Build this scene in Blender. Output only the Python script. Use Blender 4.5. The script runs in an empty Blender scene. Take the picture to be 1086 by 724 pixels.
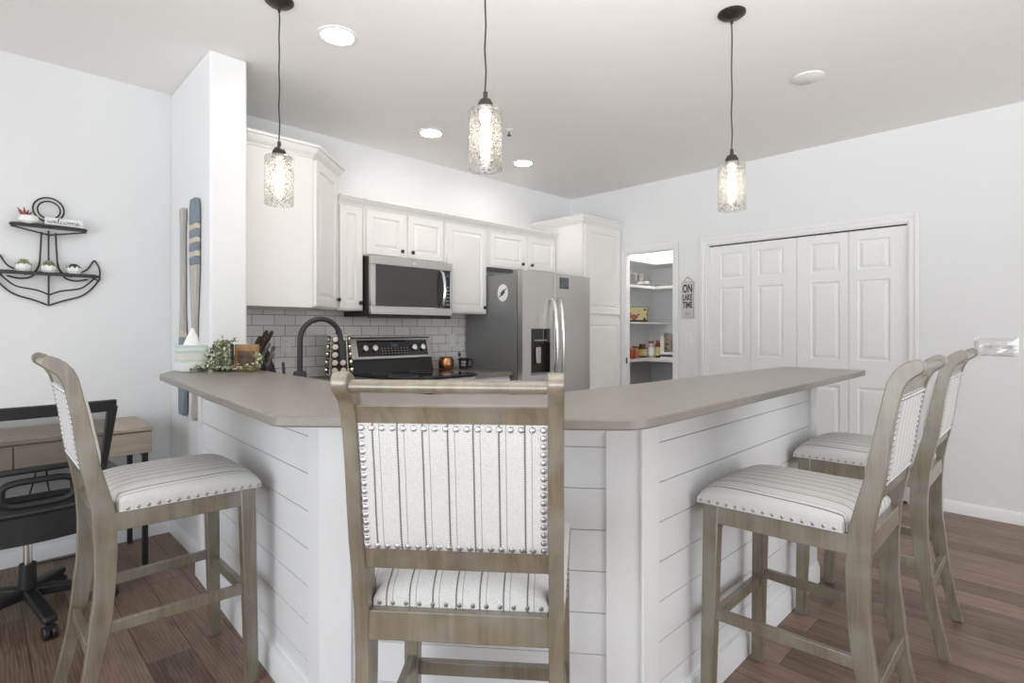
import bpy, math, random
from mathutils import Matrix, Vector
S = bpy.context.scene
COL = S.collection
random.seed(7)

# ------------------------------------------------------------------ camera
HEAD = math.radians(45.5)
CAM_H = 1.262
cam = bpy.data.cameras.new('camera'); camo = bpy.data.objects.new('camera', cam); COL.objects.link(camo)
camo.location = (0, 0, CAM_H); camo.rotation_euler = (math.pi/2, 0, HEAD - math.pi/2)
cam.sensor_width = 36.0; cam.lens = 581.0/1086.0*36.0; cam.shift_y = -12.0/1086.0
cam.clip_start = 0.05
S.camera = camo
# ------------------------------------------------------------------ world, daylight, added fill, exposure
SKY, LOWER_FILL = 0.5, 1.3      # sky level, and a lower half made brighter to lift the ceiling
S.view_settings.view_transform = 'Standard'; S.view_settings.look = 'None'
S.view_settings.gamma = 1.0; S.view_settings.use_curve_mapping = False
S.view_settings.exposure = 0.06
W = bpy.data.worlds.new('sky'); S.world = W; W.use_nodes = True
wn, wl = W.node_tree.nodes, W.node_tree.links; bg = wn['Background']; bg.inputs[1].default_value = 1.0
_tc = wn.new('ShaderNodeTexCoord'); _sp = wn.new('ShaderNodeSeparateXYZ'); _mr = wn.new('ShaderNodeMapRange'); _rp = wn.new('ShaderNodeValToRGB')
wl.new(_tc.outputs['Generated'], _sp.inputs[0]); wl.new(_sp.outputs[2], _mr.inputs[0]); _mr.inputs[1].default_value = -1.0; _mr.inputs[2].default_value = 1.0
_e = _rp.color_ramp.elements; _e[0].position = 0.46; _e[0].color = (LOWER_FILL*1.0, LOWER_FILL*0.985, LOWER_FILL*0.96, 1); _e[1].position = 0.52; _e[1].color = (SKY*0.95, SKY*0.975, SKY*1.0, 1)
wl.new(_mr.outputs[0], _rp.inputs[0]); wl.new(_rp.outputs[0], bg.inputs[0])
def area(name, loc, target, sx, sy, power, color):
    l = bpy.data.lights.new(name, 'AREA'); l.shape = 'RECTANGLE'; l.size = sx; l.size_y = sy
    l.energy = power; l.color = color
    o = bpy.data.objects.new(name, l); COL.objects.link(o); o.location = loc
    d = Vector(target) - Vector(loc); o.rotation_euler = d.to_track_quat('-Z', 'Y').to_euler()
    return o
area('window_daylight', (-3.1, 0.25, 1.3), (0, 0.15, 1.2), 4.6, 2.2, 94, (0.88, 0.94, 1.0))
area('right_side_fill', (2.2, -3.35, 1.2), (2.2, 0, 1.1), 3.6, 2.0, 58, (0.95, 0.97, 1.0))  # added fill with no known opening behind it, brightens the bar's right face

_b = area('ceiling_fill', (-0.45, -0.35, 1.4), (2.45, 1.5, 4.45), 1.8, 1.2, 47, (0.98, 0.975, 0.97)); _b.data.spread = math.radians(92)  # added soft light aimed up to even out the ceiling, no such lamp here

# ------------------------------------------------------------------ materials
def lin(c):
    return tuple(((v/255.0)/12.92 if v/255.0 <= 0.04045 else ((v/255.0+0.055)/1.055)**2.4) for v in c)
MATS = {}
def mat(name, rgb, rough=0.5, metal=0.0, spec=0.5, var=0.0, scale=20, bump=0.0, stretch=(1,1,1), emit=None, es=0, coat=0.0):
    if name in MATS: return MATS[name]
    m = bpy.data.materials.new(name); m.use_nodes = True; nt = m.node_tree; n = nt.nodes; L = nt.links
    b = n['Principled BSDF']
    b.inputs['Base Color'].default_value = (*rgb, 1); b.inputs['Roughness'].default_value = rough
    b.inputs['Metallic'].default_value = metal; b.inputs['Specular IOR Level'].default_value = spec
    b.inputs['Coat Weight'].default_value = coat
    if emit: b.inputs['Emission Color'].default_value = (*emit, 1); b.inputs['Emission Strength'].default_value = es
    if var or bump:
        tc = n.new('ShaderNodeTexCoord'); mp = n.new('ShaderNodeMapping'); mp.inputs['Scale'].default_value = stretch
        ns = n.new('ShaderNodeTexNoise'); ns.inputs['Scale'].default_value = scale; ns.inputs['Detail'].default_value = 5
        L.new(tc.outputs['Object'], mp.inputs[0]); L.new(mp.outputs[0], ns.inputs['Vector'])
        if var:
            r = n.new('ShaderNodeValToRGB'); r.color_ramp.elements[0].position = 0.3; r.color_ramp.elements[1].position = 0.7
            r.color_ramp.elements[0].color = (*[max(0, c*(1-var)) for c in rgb], 1)
            r.color_ramp.elements[1].color = (*[min(1, c*(1+var)) for c in rgb], 1)
            L.new(ns.outputs['Fac'], r.inputs[0]); L.new(r.outputs[0], b.inputs['Base Color'])
        if bump:
            bp = n.new('ShaderNodeBump'); bp.inputs['Strength'].default_value = bump; bp.inputs['Distance'].default_value = 0.002
            L.new(ns.outputs['Fac'], bp.inputs['Height']); L.new(bp.outputs[0], b.inputs['Normal'])
    MATS[name] = m; return m

def nodes_of(m): return m.node_tree.nodes, m.node_tree.links

def mat_floor():
    m = mat('floor_planks', (0.2, 0.13, 0.09), 0.42, spec=0.4); n, L = nodes_of(m); b = n['Principled BSDF']
    tc = n.new('ShaderNodeTexCoord'); sp = n.new('ShaderNodeSeparateXYZ'); cb = n.new('ShaderNodeCombineXYZ')
    L.new(tc.outputs['Object'], sp.inputs[0]); L.new(sp.outputs[1], cb.inputs[0]); L.new(sp.outputs[0], cb.inputs[1])
    br = n.new('ShaderNodeTexBrick'); br.inputs['Scale'].default_value = 1.0
    br.inputs['Brick Width'].default_value = 1.22; br.inputs['Row Height'].default_value = 0.155
    br.inputs['Mortar Size'].default_value = 0.0016; br.inputs['Mortar Smooth'].default_value = 0.1; br.inputs['Bias'].default_value = 0.0
    br.offset = 0.37; br.offset_frequency = 2
    br.inputs['Color1'].default_value = (0, 0, 0, 1); br.inputs['Color2'].default_value = (1, 1, 1, 1); br.inputs['Mortar'].default_value = (0.5, 0.5, 0.5, 1)
    L.new(cb.outputs[0], br.inputs['Vector'])
    # grain: strongly stretched noise, shifted per plank
    ad = n.new('ShaderNodeVectorMath'); ad.operation = 'MULTIPLY_ADD'
    L.new(br.outputs['Color'], ad.inputs[0]); ad.inputs[1].default_value = (7, 13, 5); L.new(cb.outputs[0], ad.inputs[2])
    mp = n.new('ShaderNodeMapping'); mp.inputs['Scale'].default_value = (1.6, 16, 1); L.new(ad.outputs[0], mp.inputs[0])
    wv = n.new('ShaderNodeTexNoise'); wv.inputs['Scale'].default_value = 2.2; wv.inputs['Detail'].default_value = 6; wv.inputs['Distortion'].default_value = 1.6
    L.new(mp.outputs[0], wv.inputs['Vector'])
    n2 = n.new('ShaderNodeTexNoise'); n2.inputs['Scale'].default_value = 1.1; n2.inputs['Detail'].default_value = 2
    mp2 = n.new('ShaderNodeMapping'); mp2.inputs['Scale'].default_value = (1, 4, 1); L.new(ad.outputs[0], mp2.inputs[0]); L.new(mp2.outputs[0], n2.inputs['Vector'])
    # cathedral grain
    w2 = n.new('ShaderNodeTexWave'); w2.wave_type = 'RINGS'; w2.inputs['Scale'].default_value = 5.5; w2.inputs['Distortion'].default_value = 7; w2.inputs['Detail'].default_value = 2; w2.inputs['Detail Scale'].default_value = 0.8
    mp3 = n.new('ShaderNodeMapping'); mp3.inputs['Scale'].default_value = (0.7, 4.5, 1); L.new(ad.outputs[0], mp3.inputs[0]); L.new(mp3.outputs[0], w2.inputs['Vector'])
    r1 = n.new('ShaderNodeValToRGB'); e = r1.color_ramp.elements
    e[0].position = 0.25; e[0].color = (0.085, 0.053, 0.036, 1); e[1].position = 0.72; e[1].color = (0.31, 0.21, 0.15, 1)
    mx = n.new('ShaderNodeMix'); mx.data_type = 'FLOAT'; mx.inputs[0].default_value = 0.35
    L.new(wv.outputs['Fac'], mx.inputs[2]); L.new(n2.outputs['Fac'], mx.inputs[3])
    mw = n.new('ShaderNodeMix'); mw.data_type = 'FLOAT'; mw.inputs[0].default_value = 0.12
    L.new(mx.outputs[0], mw.inputs[2]); L.new(w2.outputs['Fac'], mw.inputs[3])
    m3 = n.new('ShaderNodeMath'); m3.operation = 'MULTIPLY_ADD'; m3.inputs[1].default_value = 0.30; 
    L.new(br.outputs['Color'], m3.inputs[0]); 
    sub = n.new('ShaderNodeMath'); sub.operation = 'SUBTRACT'; sub.inputs[1].default_value = 0.15; L.new(mw.outputs[0], sub.inputs[0]); L.new(sub.outputs[0], m3.inputs[2])
    L.new(m3.outputs[0], r1.inputs[0])
    md = n.new('ShaderNodeMix'); md.data_type = 'RGBA'; L.new(br.outputs['Fac'], md.inputs[0]); L.new(r1.outputs[0], md.inputs[6]); md.inputs[7].default_value = (0.06, 0.04, 0.03, 1)
    L.new(md.outputs[2], b.inputs['Base Color'])
    bp = n.new('ShaderNodeBump'); bp.inputs['Strength'].default_value = 0.15; bp.inputs['Distance'].default_value = 0.002
    L.new(wv.outputs['Fac'], bp.inputs['Height']); L.new(bp.outputs[0], b.inputs['Normal'])
    return m

def mat_tile():
    m = mat('subway_tile', (0.7, 0.68, 0.66), 0.22, spec=0.5); n, L = nodes_of(m); b = n['Principled BSDF']
    tc = n.new('ShaderNodeTexCoord'); sp = n.new('ShaderNodeSeparateXYZ'); cb = n.new('ShaderNodeCombineXYZ')
    L.new(tc.outputs['Object'], sp.inputs[0]); L.new(sp.outputs[0], cb.inputs[0]); L.new(sp.outputs[2], cb.inputs[1])
    br = n.new('ShaderNodeTexBrick'); br.inputs['Scale'].default_value = 1.0
    br.inputs['Brick Width'].default_value = 0.152; br.inputs['Row Height'].default_value = 0.0762
    br.inputs['Mortar Size'].default_value = 0.0022; br.inputs['Mortar Smooth'].default_value = 0.15
    br.inputs['Color1'].default_value = (0.78, 0.765, 0.75, 1); br.inputs['Color2'].default_value = (0.85, 0.835, 0.82, 1); br.inputs['Mortar'].default_value = (0.23, 0.215, 0.205, 1)
    L.new(cb.outputs[0], br.inputs['Vector']); L.new(br.outputs['Color'], b.inputs['Base Color'])
    bp = n.new('ShaderNodeBump'); bp.invert = True; bp.inputs['Strength'].default_value = 0.5; bp.inputs['Distance'].default_value = 0.002
    L.new(br.outputs['Fac'], bp.inputs['Height']); L.new(bp.outputs[0], b.inputs['Normal'])
    return m

def mat_wood(name, dark, light, axis=2, scale=1.0, rough=0.45, spec=0.5, patch=None):
    m = mat(name, light, rough, spec=spec); n, L = nodes_of(m); b = n['Principled BSDF']
    tc = n.new('ShaderNodeTexCoord'); mp = n.new('ShaderNodeMapping')
    s = [45*scale]*3; s[axis] = 3.0*scale; mp.inputs['Scale'].default_value = s
    L.new(tc.outputs['Object'], mp.inputs[0])
    ns = n.new('ShaderNodeTexNoise'); ns.inputs['Scale'].default_value = 1.0; ns.inputs['Detail'].default_value = 6; ns.inputs['Distortion'].default_value = 0.8
    L.new(mp.outputs[0], ns.inputs['Vector'])
    r = n.new('ShaderNodeValToRGB'); e = r.color_ramp.elements; e[0].position = 0.32; e[0].color = (*dark, 1); e[1].position = 0.68; e[1].color = (*light, 1)
    L.new(ns.outputs['Fac'], r.inputs[0]); out = r.outputs[0]
    if patch:
        n2 = n.new('ShaderNodeTexNoise'); n2.inputs['Scale'].default_value = 9; n2.inputs['Detail'].default_value = 3; L.new(tc.outputs['Object'], n2.inputs['Vector'])
        r2 = n.new('ShaderNodeValToRGB'); r2.color_ramp.elements[0].position = 0.42; r2.color_ramp.elements[1].position = 0.66
        L.new(n2.outputs['Fac'], r2.inputs[0])
        mx = n.new('ShaderNodeMix'); mx.data_type = 'RGBA'; mx.inputs[7].default_value = (*patch, 1)
        mu = n.new('ShaderNodeMath'); mu.operation = 'MULTIPLY'; mu.inputs[1].default_value = 0.55; L.new(r2.outputs[0], mu.inputs[0])
        L.new(mu.outputs[0], mx.inputs[0]); L.new(out, mx.inputs[6]); out = mx.outputs[2]
    L.new(out, b.inputs['Base Color'])
    bp = n.new('ShaderNodeBump'); bp.inputs['Strength'].default_value = 0.12; bp.inputs['Distance'].default_value = 0.001
    L.new(ns.outputs['Fac'], bp.inputs['Height']); L.new(bp.outputs[0], b.inputs['Normal'])
    return m

def mat_stripe():
    # linen with a bold stitched line and a fine line beside it, repeated across x
    m = mat('striped_linen', (0.74, 0.72, 0.69), 0.9, spec=0.15); n, L = nodes_of(m); b = n['Principled BSDF']
    tc = n.new('ShaderNodeTexCoord'); sp = n.new('ShaderNodeSeparateXYZ'); L.new(tc.outputs['Object'], sp.inputs[0])
    def M(op, a, c=None):
        q = n.new('ShaderNodeMath'); q.operation = op
        for i, v in enumerate((a, c)):
            if v is None: continue
            if isinstance(v, (int, float)): q.inputs[i].default_value = v
            else: L.new(v, q.inputs[i])
        return q.outputs[0]
    u = M('MODULO', M('ADD', sp.outputs[0], 10.0085), 0.048)
    def line(c, w):
        return M('LESS_THAN', M('ABSOLUTE', M('SUBTRACT', u, c)), w)
    sw = M('SINE', M('MULTIPLY', M('ADD', sp.outputs[1], sp.outputs[2]), 2*math.pi/0.0042))
    tooth = M('ADD', M('MULTIPLY', sw, 0.0007), 0.0016)
    l1 = M('LESS_THAN', M('ABSOLUTE', M('SUBTRACT', u, 0.018)), tooth)
    l2 = line(0.031, 0.0008)
    fac = M('MAXIMUM', M('MULTIPLY', l1, 0.85), M('MULTIPLY', l2, 0.55))
    ns = n.new('ShaderNodeTexNoise'); ns.inputs['Scale'].default_value = 520; ns.inputs['Detail'].default_value = 2; L.new(tc.outputs['Object'], ns.inputs['Vector'])
    r = n.new('ShaderNodeValToRGB'); e = r.color_ramp.elements; e[0].position = 0.3; e[0].color = (0.56, 0.55, 0.535, 1); e[1].position = 0.58; e[1].color = (0.71, 0.705, 0.695, 1)
    L.new(ns.outputs['Fac'], r.inputs[0])
    mx = n.new('ShaderNodeMix'); mx.data_type = 'RGBA'; L.new(fac, mx.inputs[0]); L.new(r.outputs[0], mx.inputs[6]); mx.inputs[7].default_value = (0.055, 0.06, 0.075, 1)
    L.new(mx.outputs[2], b.inputs['Base Color'])
    bp = n.new('ShaderNodeBump'); bp.inputs['Strength'].default_value = 0.25; bp.inputs['Distance'].default_value = 0.001
    L.new(ns.outputs['Fac'], bp.inputs['Height']); L.new(bp.outputs[0], b.inputs['Normal'])
    return m

def mat_seeded_glass():
    m = bpy.data.materials.new('seeded_glass'); m.use_nodes = True; n, L = nodes_of(m)
    n.remove(n['Principled BSDF']); out = n['Material Output']
    tr = n.new('ShaderNodeBsdfTransparent')
    tq = n.new('ShaderNodeTexCoord'); nq = n.new('ShaderNodeTexNoise'); nq.inputs['Scale'].default_value = 120; nq.inputs['Detail'].default_value = 1; L.new(tq.outputs['Object'], nq.inputs['Vector'])
    rq = n.new('ShaderNodeValToRGB'); rq.color_ramp.elements[0].position = 0.36; rq.color_ramp.elements[0].color = (0.60, 0.57, 0.51, 1); rq.color_ramp.elements[1].position = 0.44; rq.color_ramp.elements[1].color = (0.97, 0.97, 0.965, 1)
    L.new(nq.outputs['Fac'], rq.inputs[0]); L.new(rq.outputs[0], tr.inputs[0])
    gl = n.new('ShaderNodeBsdfGlossy'); gl.inputs['Roughness'].default_value = 0.08
    df = n.new('ShaderNodeBsdfTranslucent'); df.inputs[0].default_value = (0.95, 0.94, 0.9, 1)
    tc = n.new('ShaderNodeTexCoord'); vo = n.new('ShaderNodeTexVoronoi'); vo.inputs['Scale'].default_value = 95
    L.new(tc.outputs['Object'], vo.inputs['Vector'])
    r = n.new('ShaderNodeValToRGB'); r.color_ramp.elements[0].position = 0.12; r.color_ramp.elements[0].color = (0.6,)*3 + (1,); r.color_ramp.elements[1].position = 0.30; r.color_ramp.elements[1].color = (0.05,)*3 + (1,)
    L.new(vo.outputs['Distance'], r.inputs[0])
    lw = n.new('ShaderNodeLayerWeight'); lw.inputs[0].default_value = 0.25
    mu = n.new('ShaderNodeMath'); mu.operation = 'MULTIPLY_ADD'; mu.inputs[1].default_value = 0.7; mu.inputs[2].default_value = 0.04
    L.new(lw.outputs['Facing'], mu.inputs[0])
    m1 = n.new('ShaderNodeMixShader'); L.new(r.outputs[0], m1.inputs[0]); L.new(tr.outputs[0], m1.inputs[1]); L.new(df.outputs[0], m1.inputs[2])
    m2 = n.new('ShaderNodeMixShader'); L.new(mu.outputs[0], m2.inputs[0]); L.new(m1.outputs[0], m2.inputs[1]); L.new(gl.outputs[0], m2.inputs[2])
    L.new(m2.outputs[0], out.inputs[0]); MATS['seeded_glass'] = m; return m

def mat_mesh_net():
    m = bpy.data.materials.new('chair_net'); m.use_nodes = True; n, L = nodes_of(m)
    b = n['Principled BSDF']; b.inputs['Base Color'].default_value = (0.02, 0.02, 0.022, 1); b.inputs['Roughness'].default_value = 0.7
    tr = n.new('ShaderNodeBsdfTransparent'); mx = n.new('ShaderNodeMixShader'); mx.inputs[0].default_value = 0.5
    L.new(tr.outputs[0], mx.inputs[1]); L.new(b.outputs[0], mx.inputs[2]); L.new(mx.outputs[0], n['Material Output'].inputs[0]); return m

def mat_steel(name, rgb, rough, axis=0):
    m = mat(name, rgb, rough, 1.0); n, L = nodes_of(m); b = n['Principled BSDF']
    tc = n.new('ShaderNodeTexCoord'); mp = n.new('ShaderNodeMapping'); s = [260.0]*3; s[axis] = 2.0; mp.inputs['Scale'].default_value = s
    ns = n.new('ShaderNodeTexNoise'); ns.inputs['Scale'].default_value = 1; ns.inputs['Detail'].default_value = 2
    L.new(tc.outputs['Object'], mp.inputs[0]); L.new(mp.outputs[0], ns.inputs['Vector'])
    mr = n.new('ShaderNodeMapRange'); mr.inputs[3].default_value = rough-0.06; mr.inputs[4].default_value = rough+0.08
    L.new(ns.outputs['Fac'], mr.inputs[0]); L.new(mr.outputs[0], b.inputs['Roughness'])
    return m

M_WALL = mat('wall_paint', (0.795, 0.805, 0.815), 0.85, spec=0.2, bump=0.06, scale=160)
M_CEIL = mat('ceiling_paint', (0.88, 0.87, 0.855), 0.9, spec=0.15, bump=0.1, scale=120)
M_TRIM = mat('white_trim', (0.84, 0.845, 0.85), 0.4, spec=0.4, var=0.01, scale=4)
M_SHIP = mat('white_shiplap', (0.82, 0.825, 0.84), 0.4, spec=0.4, var=0.015, scale=6)
M_CAB = mat('white_cabinet_paint', (0.83, 0.82, 0.80), 0.38, spec=0.4, var=0.01, scale=5)
M_FLOOR = mat_floor(); M_TILE = mat_tile()
M_QUARTZ = mat('taupe_quartz', (0.225, 0.204, 0.18), 0.3, spec=0.5, var=0.05, scale=35)
M_STOOL = mat_wood('weathered_oak', (0.125, 0.100, 0.062), (0.215, 0.178, 0.118), 2, 1.0, 0.34, 1.0, patch=(0.26, 0.255, 0.22)); M_STOOL.node_tree.nodes['Principled BSDF'].inputs['Coat Weight'].default_value = 0.6; M_STOOL.node_tree.nodes['Principled BSDF'].inputs['Coat Roughness'].default_value = 0.32
M_LINEN = mat_stripe()
M_NAIL = mat('pewter_nail', (0.42, 0.42, 0.43), 0.28, 1.0, var=0.1, scale=30)
M_BLACK = mat('matte_black', (0.018, 0.018, 0.02), 0.45, var=0.15, scale=30)
M_BRONZE = mat('dark_bronze', (0.05, 0.042, 0.036), 0.4, 0.6, var=0.15, scale=25)
M_GLASS = mat_seeded_glass()
M_BULB = mat('warm_bulb', (1, 0.95, 0.85), 0.4, emit=(1.0, 0.90, 0.74), es=22, var=0.01)
M_WHITE = mat('white_ceramic', (0.86, 0.86, 0.85), 0.25, var=0.01, scale=10)
M_PLASTIC = mat('white_plastic', (0.82, 0.82, 0.81), 0.35, var=0.01, scale=10)
M_LED = mat('lit_downlight', (1, 1, 1), 0.5, emit=(1.0, 0.94, 0.86), es=24, var=0.01)
M_STEEL = mat_steel('brushed_steel', (0.56, 0.55, 0.53), 0.32, 0)
M_STEELV = mat_steel('fridge_steel', (0.62, 0.60, 0.58), 0.34, 0)
M_SIDE = mat('fridge_side_grey', (0.25, 0.252, 0.255), 0.4, 0.3, var=0.06, scale=60, bump=0.05)
M_CHROME = mat('bright_steel', (0.75, 0.75, 0.74), 0.18, 1.0, var=0.02)
M_BGLASS = mat('black_glass', (0.012, 0.012, 0.013), 0.06, spec=0.6, var=0.05)
M_DGLASS = mat('smoked_window', (0.045, 0.043, 0.042), 0.08, spec=0.6, var=0.05)
M_SCREEN = mat('blue_display', (0.0, 0.0, 0.0), 0.3, emit=(0.15, 0.4, 1.0), es=0.12, var=0.01)
M_DESK = mat_wood('pale_desk_wood', (0.33, 0.275, 0.215), (0.46, 0.395, 0.32), 0, 0.7, 0.5, 0.4)
M_NET = mat_mesh_net()
M_WIRE = mat('dark_iron_wire', (0.055, 0.052, 0.05), 0.5, 0.5, var=0.2, scale=40)
M_LEAF = mat('succulent_green', (0.20, 0.26, 0.10), 0.55, var=0.35, scale=60)
M_LEAF2 = mat('eucalyptus_green', (0.30, 0.35, 0.19), 0.6, var=0.45, scale=45)
M_CREAM = mat('cream_flower', (0.68, 0.66, 0.54), 0.7, var=0.1, scale=40)
M_RED = mat('red_succulent', (0.27, 0.06, 0.07), 0.5, var=0.25, scale=50)
M_BLUE = mat('slate_blue_paint', (0.19, 0.23, 0.275), 0.55, var=0.15, scale=25, stretch=(1, 1, 0.2))
M_DRIFT = mat_wood('grey_driftwood', (0.40, 0.375, 0.34), (0.56, 0.53, 0.49), 2, 0.8, 0.6, 0.3)
M_CREAMP = mat('cream_paint', (0.58, 0.53, 0.42), 0.6, var=0.1, scale=30)
M_AMBER = mat_wood('honey_wood', (0.26, 0.145, 0.055), (0.45, 0.27, 0.12), 0, 0.6, 0.55, 0.3)
M_DARKW = mat_wood('dark_rustic_wood', (0.05, 0.038, 0.03), (0.12, 0.09, 0.07), 2, 1.0, 0.6, 0.3)
M_COPPER = mat('copper', (0.55, 0.27, 0.13), 0.25, 1.0, var=0.12, scale=15)
M_INK = mat('navy_ink', (0.035, 0.045, 0.07), 0.7, var=0.1)
M_SIGNG = mat('pale_grey_board', (0.58, 0.565, 0.55), 0.7, var=0.1, scale=30)
M_DARKGAP = mat('dark_track', (0.03, 0.03, 0.03), 0.6, var=0.1)
M_PAPER = mat('white_paper', (0.85, 0.85, 0.85), 0.8, var=0.03, scale=30)

# ------------------------------------------------------------------ mesh helper
BASE = {}
class B:
    def __init__(s): s.v = []; s.f = []; s.mi = []; s.cur = 0
    def _add(s, vs, fs, M=None):
        k = len(s.v)
        s.v += [tuple(M @ Vector(p)) if M is not None else tuple(p) for p in vs]
        s.f += [tuple(i + k for i in f) for f in fs]; s.mi += [s.cur]*len(fs); return s
    def m(s, i): s.cur = i; return s
    def box(s, x0, x1, y0, y1, z0, z1, M=None):
        vs = [(x0,y0,z0),(x1,y0,z0),(x1,y1,z0),(x0,y1,z0),(x0,y0,z1),(x1,y0,z1),(x1,y1,z1),(x0,y1,z1)]
        return s._add(vs, [(0,3,2,1),(4,5,6,7),(0,1,5,4),(1,2,6,5),(2,3,7,6),(3,0,4,7)], M)
    def frustum(s, a, za, b, zb, M=None):   # a,b = (x0,x1,y0,y1)
        vs = [(a[0],a[2],za),(a[1],a[2],za),(a[1],a[3],za),(a[0],a[3],za),(b[0],b[2],zb),(b[1],b[2],zb),(b[1],b[3],zb),(b[0],b[3],zb)]
        return s._add(vs, [(0,3,2,1),(4,5,6,7),(0,1,5,4),(1,2,6,5),(2,3,7,6),(3,0,4,7)], M)
    def prism(s, poly, a, b, axis='z', M=None):
        n = len(poly)
        def p3(p, t): return (p[0],p[1],t) if axis == 'z' else ((t,p[0],p[1]) if axis == 'x' else (p[0],t,p[1]))
        area2 = sum(poly[i][0]*poly[(i+1)%n][1]-poly[(i+1)%n][0]*poly[i][1] for i in range(n))
        if (area2 < 0) != (axis == 'y'): poly = poly[::-1]
        vs = [p3(p, a) for p in poly] + [p3(p, b) for p in poly]
        fs = [tuple(range(n))[::-1], tuple(range(n, 2*n))] + [(i,(i+1)%n,n+(i+1)%n,n+i) for i in range(n)]
        return s._add(vs, fs, M)
    def tube(s, path, r, n=8, closed=False, M=None, caps=True):
        P = [Vector(p) for p in path]; k = len(P); rs = r if isinstance(r, (list, tuple)) else [r]*k
        vs = []; up = None
        for i in range(k):
            if closed: t = P[(i+1)%k]-P[i-1]
            else: t = P[min(i+1,k-1)]-P[max(i-1,0)]
            t.normalize()
            if up is None:
                up = Vector((0,0,1)) if abs(t.z) < 0.9 else Vector((1,0,0))
            u = up - t*up.dot(t)
            if u.length < 1e-6: u = Vector((1,0,0)) - t*t.x
            u.normalize(); w = t.cross(u); up = u
            for j in range(n):
                a = 2*math.pi*j/n; vs.append(P[i] + (u*math.cos(a)+w*math.sin(a))*rs[i])
        fs = []
        for i in range(k if closed else k-1):
            for j in range(n):
                a = i*n+j; b2 = i*n+(j+1)%n; c = ((i+1)%k)*n+(j+1)%n; d = ((i+1)%k)*n+j
                fs.append((a,b2,c,d))
        if caps and not closed: fs += [tuple(range(n))[::-1], tuple(range((k-1)*n, k*n))]
        return s._add(vs, fs, M)
    def lathe(s, prof, c=(0,0,0), n=24, M=None, a0=0.0):
        vs = []; fs = []; k = len(prof)
        for r, z in prof:
            for j in range(n):
                a = a0 + 2*math.pi*j/n; vs.append((c[0]+r*math.cos(a), c[1]+r*math.sin(a), c[2]+z))
        for i in range(k-1):
            for j in range(n): fs.append((i*n+j, i*n+(j+1)%n, (i+1)*n+(j+1)%n, (i+1)*n+j))
        if prof[0][0] > 1e-6: fs.append(tuple(range(n))[::-1])
        if prof[-1][0] > 1e-6: fs.append(tuple(range((k-1)*n, k*n)))
        return s._add(vs, fs, M)
    def ball(s, c, r, n=8, k=6, sc=(1,1,1), M=None):
        vs = [(c[0], c[1], c[2]-r*sc[2])]
        for i in range(1, k):
            p = -math.pi/2 + math.pi*i/k
            for j in range(n):
                a = 2*math.pi*j/n; vs.append((c[0]+r*sc[0]*math.cos(p)*math.cos(a), c[1]+r*sc[1]*math.cos(p)*math.sin(a), c[2]+r*sc[2]*math.sin(p)))
        vs.append((c[0], c[1], c[2]+r*sc[2])); t = len(vs)-1; fs = []
        for j in range(n):
            fs.append((0, 1+(j+1)%n, 1+j)); fs.append((t, 1+(k-2)*n+j, 1+(k-2)*n+(j+1)%n))
        for i in range(k-2):
            for j in range(n): fs.append((1+i*n+j, 1+i*n+(j+1)%n, 1+(i+1)*n+(j+1)%n, 1+(i+1)*n+j))
        return s._add(vs, fs, M)
    def grid(s, fn, nu, nv, M=None):
        vs = [fn(i/nu, j/nv) for j in range(nv+1) for i in range(nu+1)]
        fs = [(j*(nu+1)+i, j*(nu+1)+i+1, (j+1)*(nu+1)+i+1, (j+1)*(nu+1)+i) for j in range(nv) for i in range(nu)]
        return s._add(vs, fs, M)
    def panel_slab(s, w, h, t, panels, M, rec=0.007, ring=0.012, field=0.03):
        # slab in local u (0..w), v (0..h), n outward; front at n=0, back at n=-t; raised rectangular panels
        us = sorted({0, w} | {p[0] for p in panels} | {p[1] for p in panels})
        hs = sorted({0, h} | {p[2] for p in panels} | {p[3] for p in panels})
        def q(a, b): return (a, b, 0)
        vs = []; fs = []
        def quad(p): k = len(vs); vs.extend(p); fs.append((k, k+1, k+2, k+3))
        for i in range(len(us)-1):
            for j in range(len(hs)-1):
                cu, ch = (us[i]+us[i+1])/2, (hs[j]+hs[j+1])/2
                if any(p[0] < cu < p[1] and p[2] < ch < p[3] for p in panels): continue
                quad([(us[i],hs[j],0),(us[i+1],hs[j],0),(us[i+1],hs[j+1],0),(us[i],hs[j+1],0)])
        for p in panels:
            rings = [(0,0),(ring*0.5,-rec),(ring,-rec),(ring+field*0.7,-0.0015),(ring+field,-0.0012)]
            R = [[(p[0]+d,p[2]+d,z),(p[1]-d,p[2]+d,z),(p[1]-d,p[3]-d,z),(p[0]+d,p[3]-d,z)] for d, z in rings]
            for a, b2 in zip(R[:-1], R[1:]):
                for j in range(4): quad([a[j], a[(j+1)%4], b2[(j+1)%4], b2[j]])
            quad(R[-1])
        quad([(0,0,-t),(0,h,-t),(w,h,-t),(w,0,-t)])
        quad([(0,0,-t),(w,0,-t),(w,0,0),(0,0,0)]); quad([(w,0,-t),(w,h,-t),(w,h,0),(w,0,0)])
        quad([(w,h,-t),(0,h,-t),(0,h,0),(w,h,0)]); quad([(0,h,-t),(0,0,-t),(0,0,0),(0,h,0)])
        return s._add(vs, fs, M)
    def build(s, name, mats, parent=None, bevel=0.0, smooth=35, seg=2, local=False, loc=None):
        off = (0,0,0)
        if parent is not None and not local:
            off = BASE.get(parent.name, (0,0,0))
        elif loc is not None: off = loc
        me = bpy.data.meshes.new(name)
        me.from_pydata([(a-off[0], b-off[1], c-off[2]) for a, b, c in s.v], [], s.f)
        for mm in (mats if isinstance(mats, (list, tuple)) else [mats]): me.materials.append(mm)
        me.polygons.foreach_set('material_index', s.mi)
        if smooth:
            me.polygons.foreach_set('use_smooth', [True]*len(me.polygons)); me.set_sharp_from_angle(angle=math.radians(smooth))
        me.update()
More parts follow.
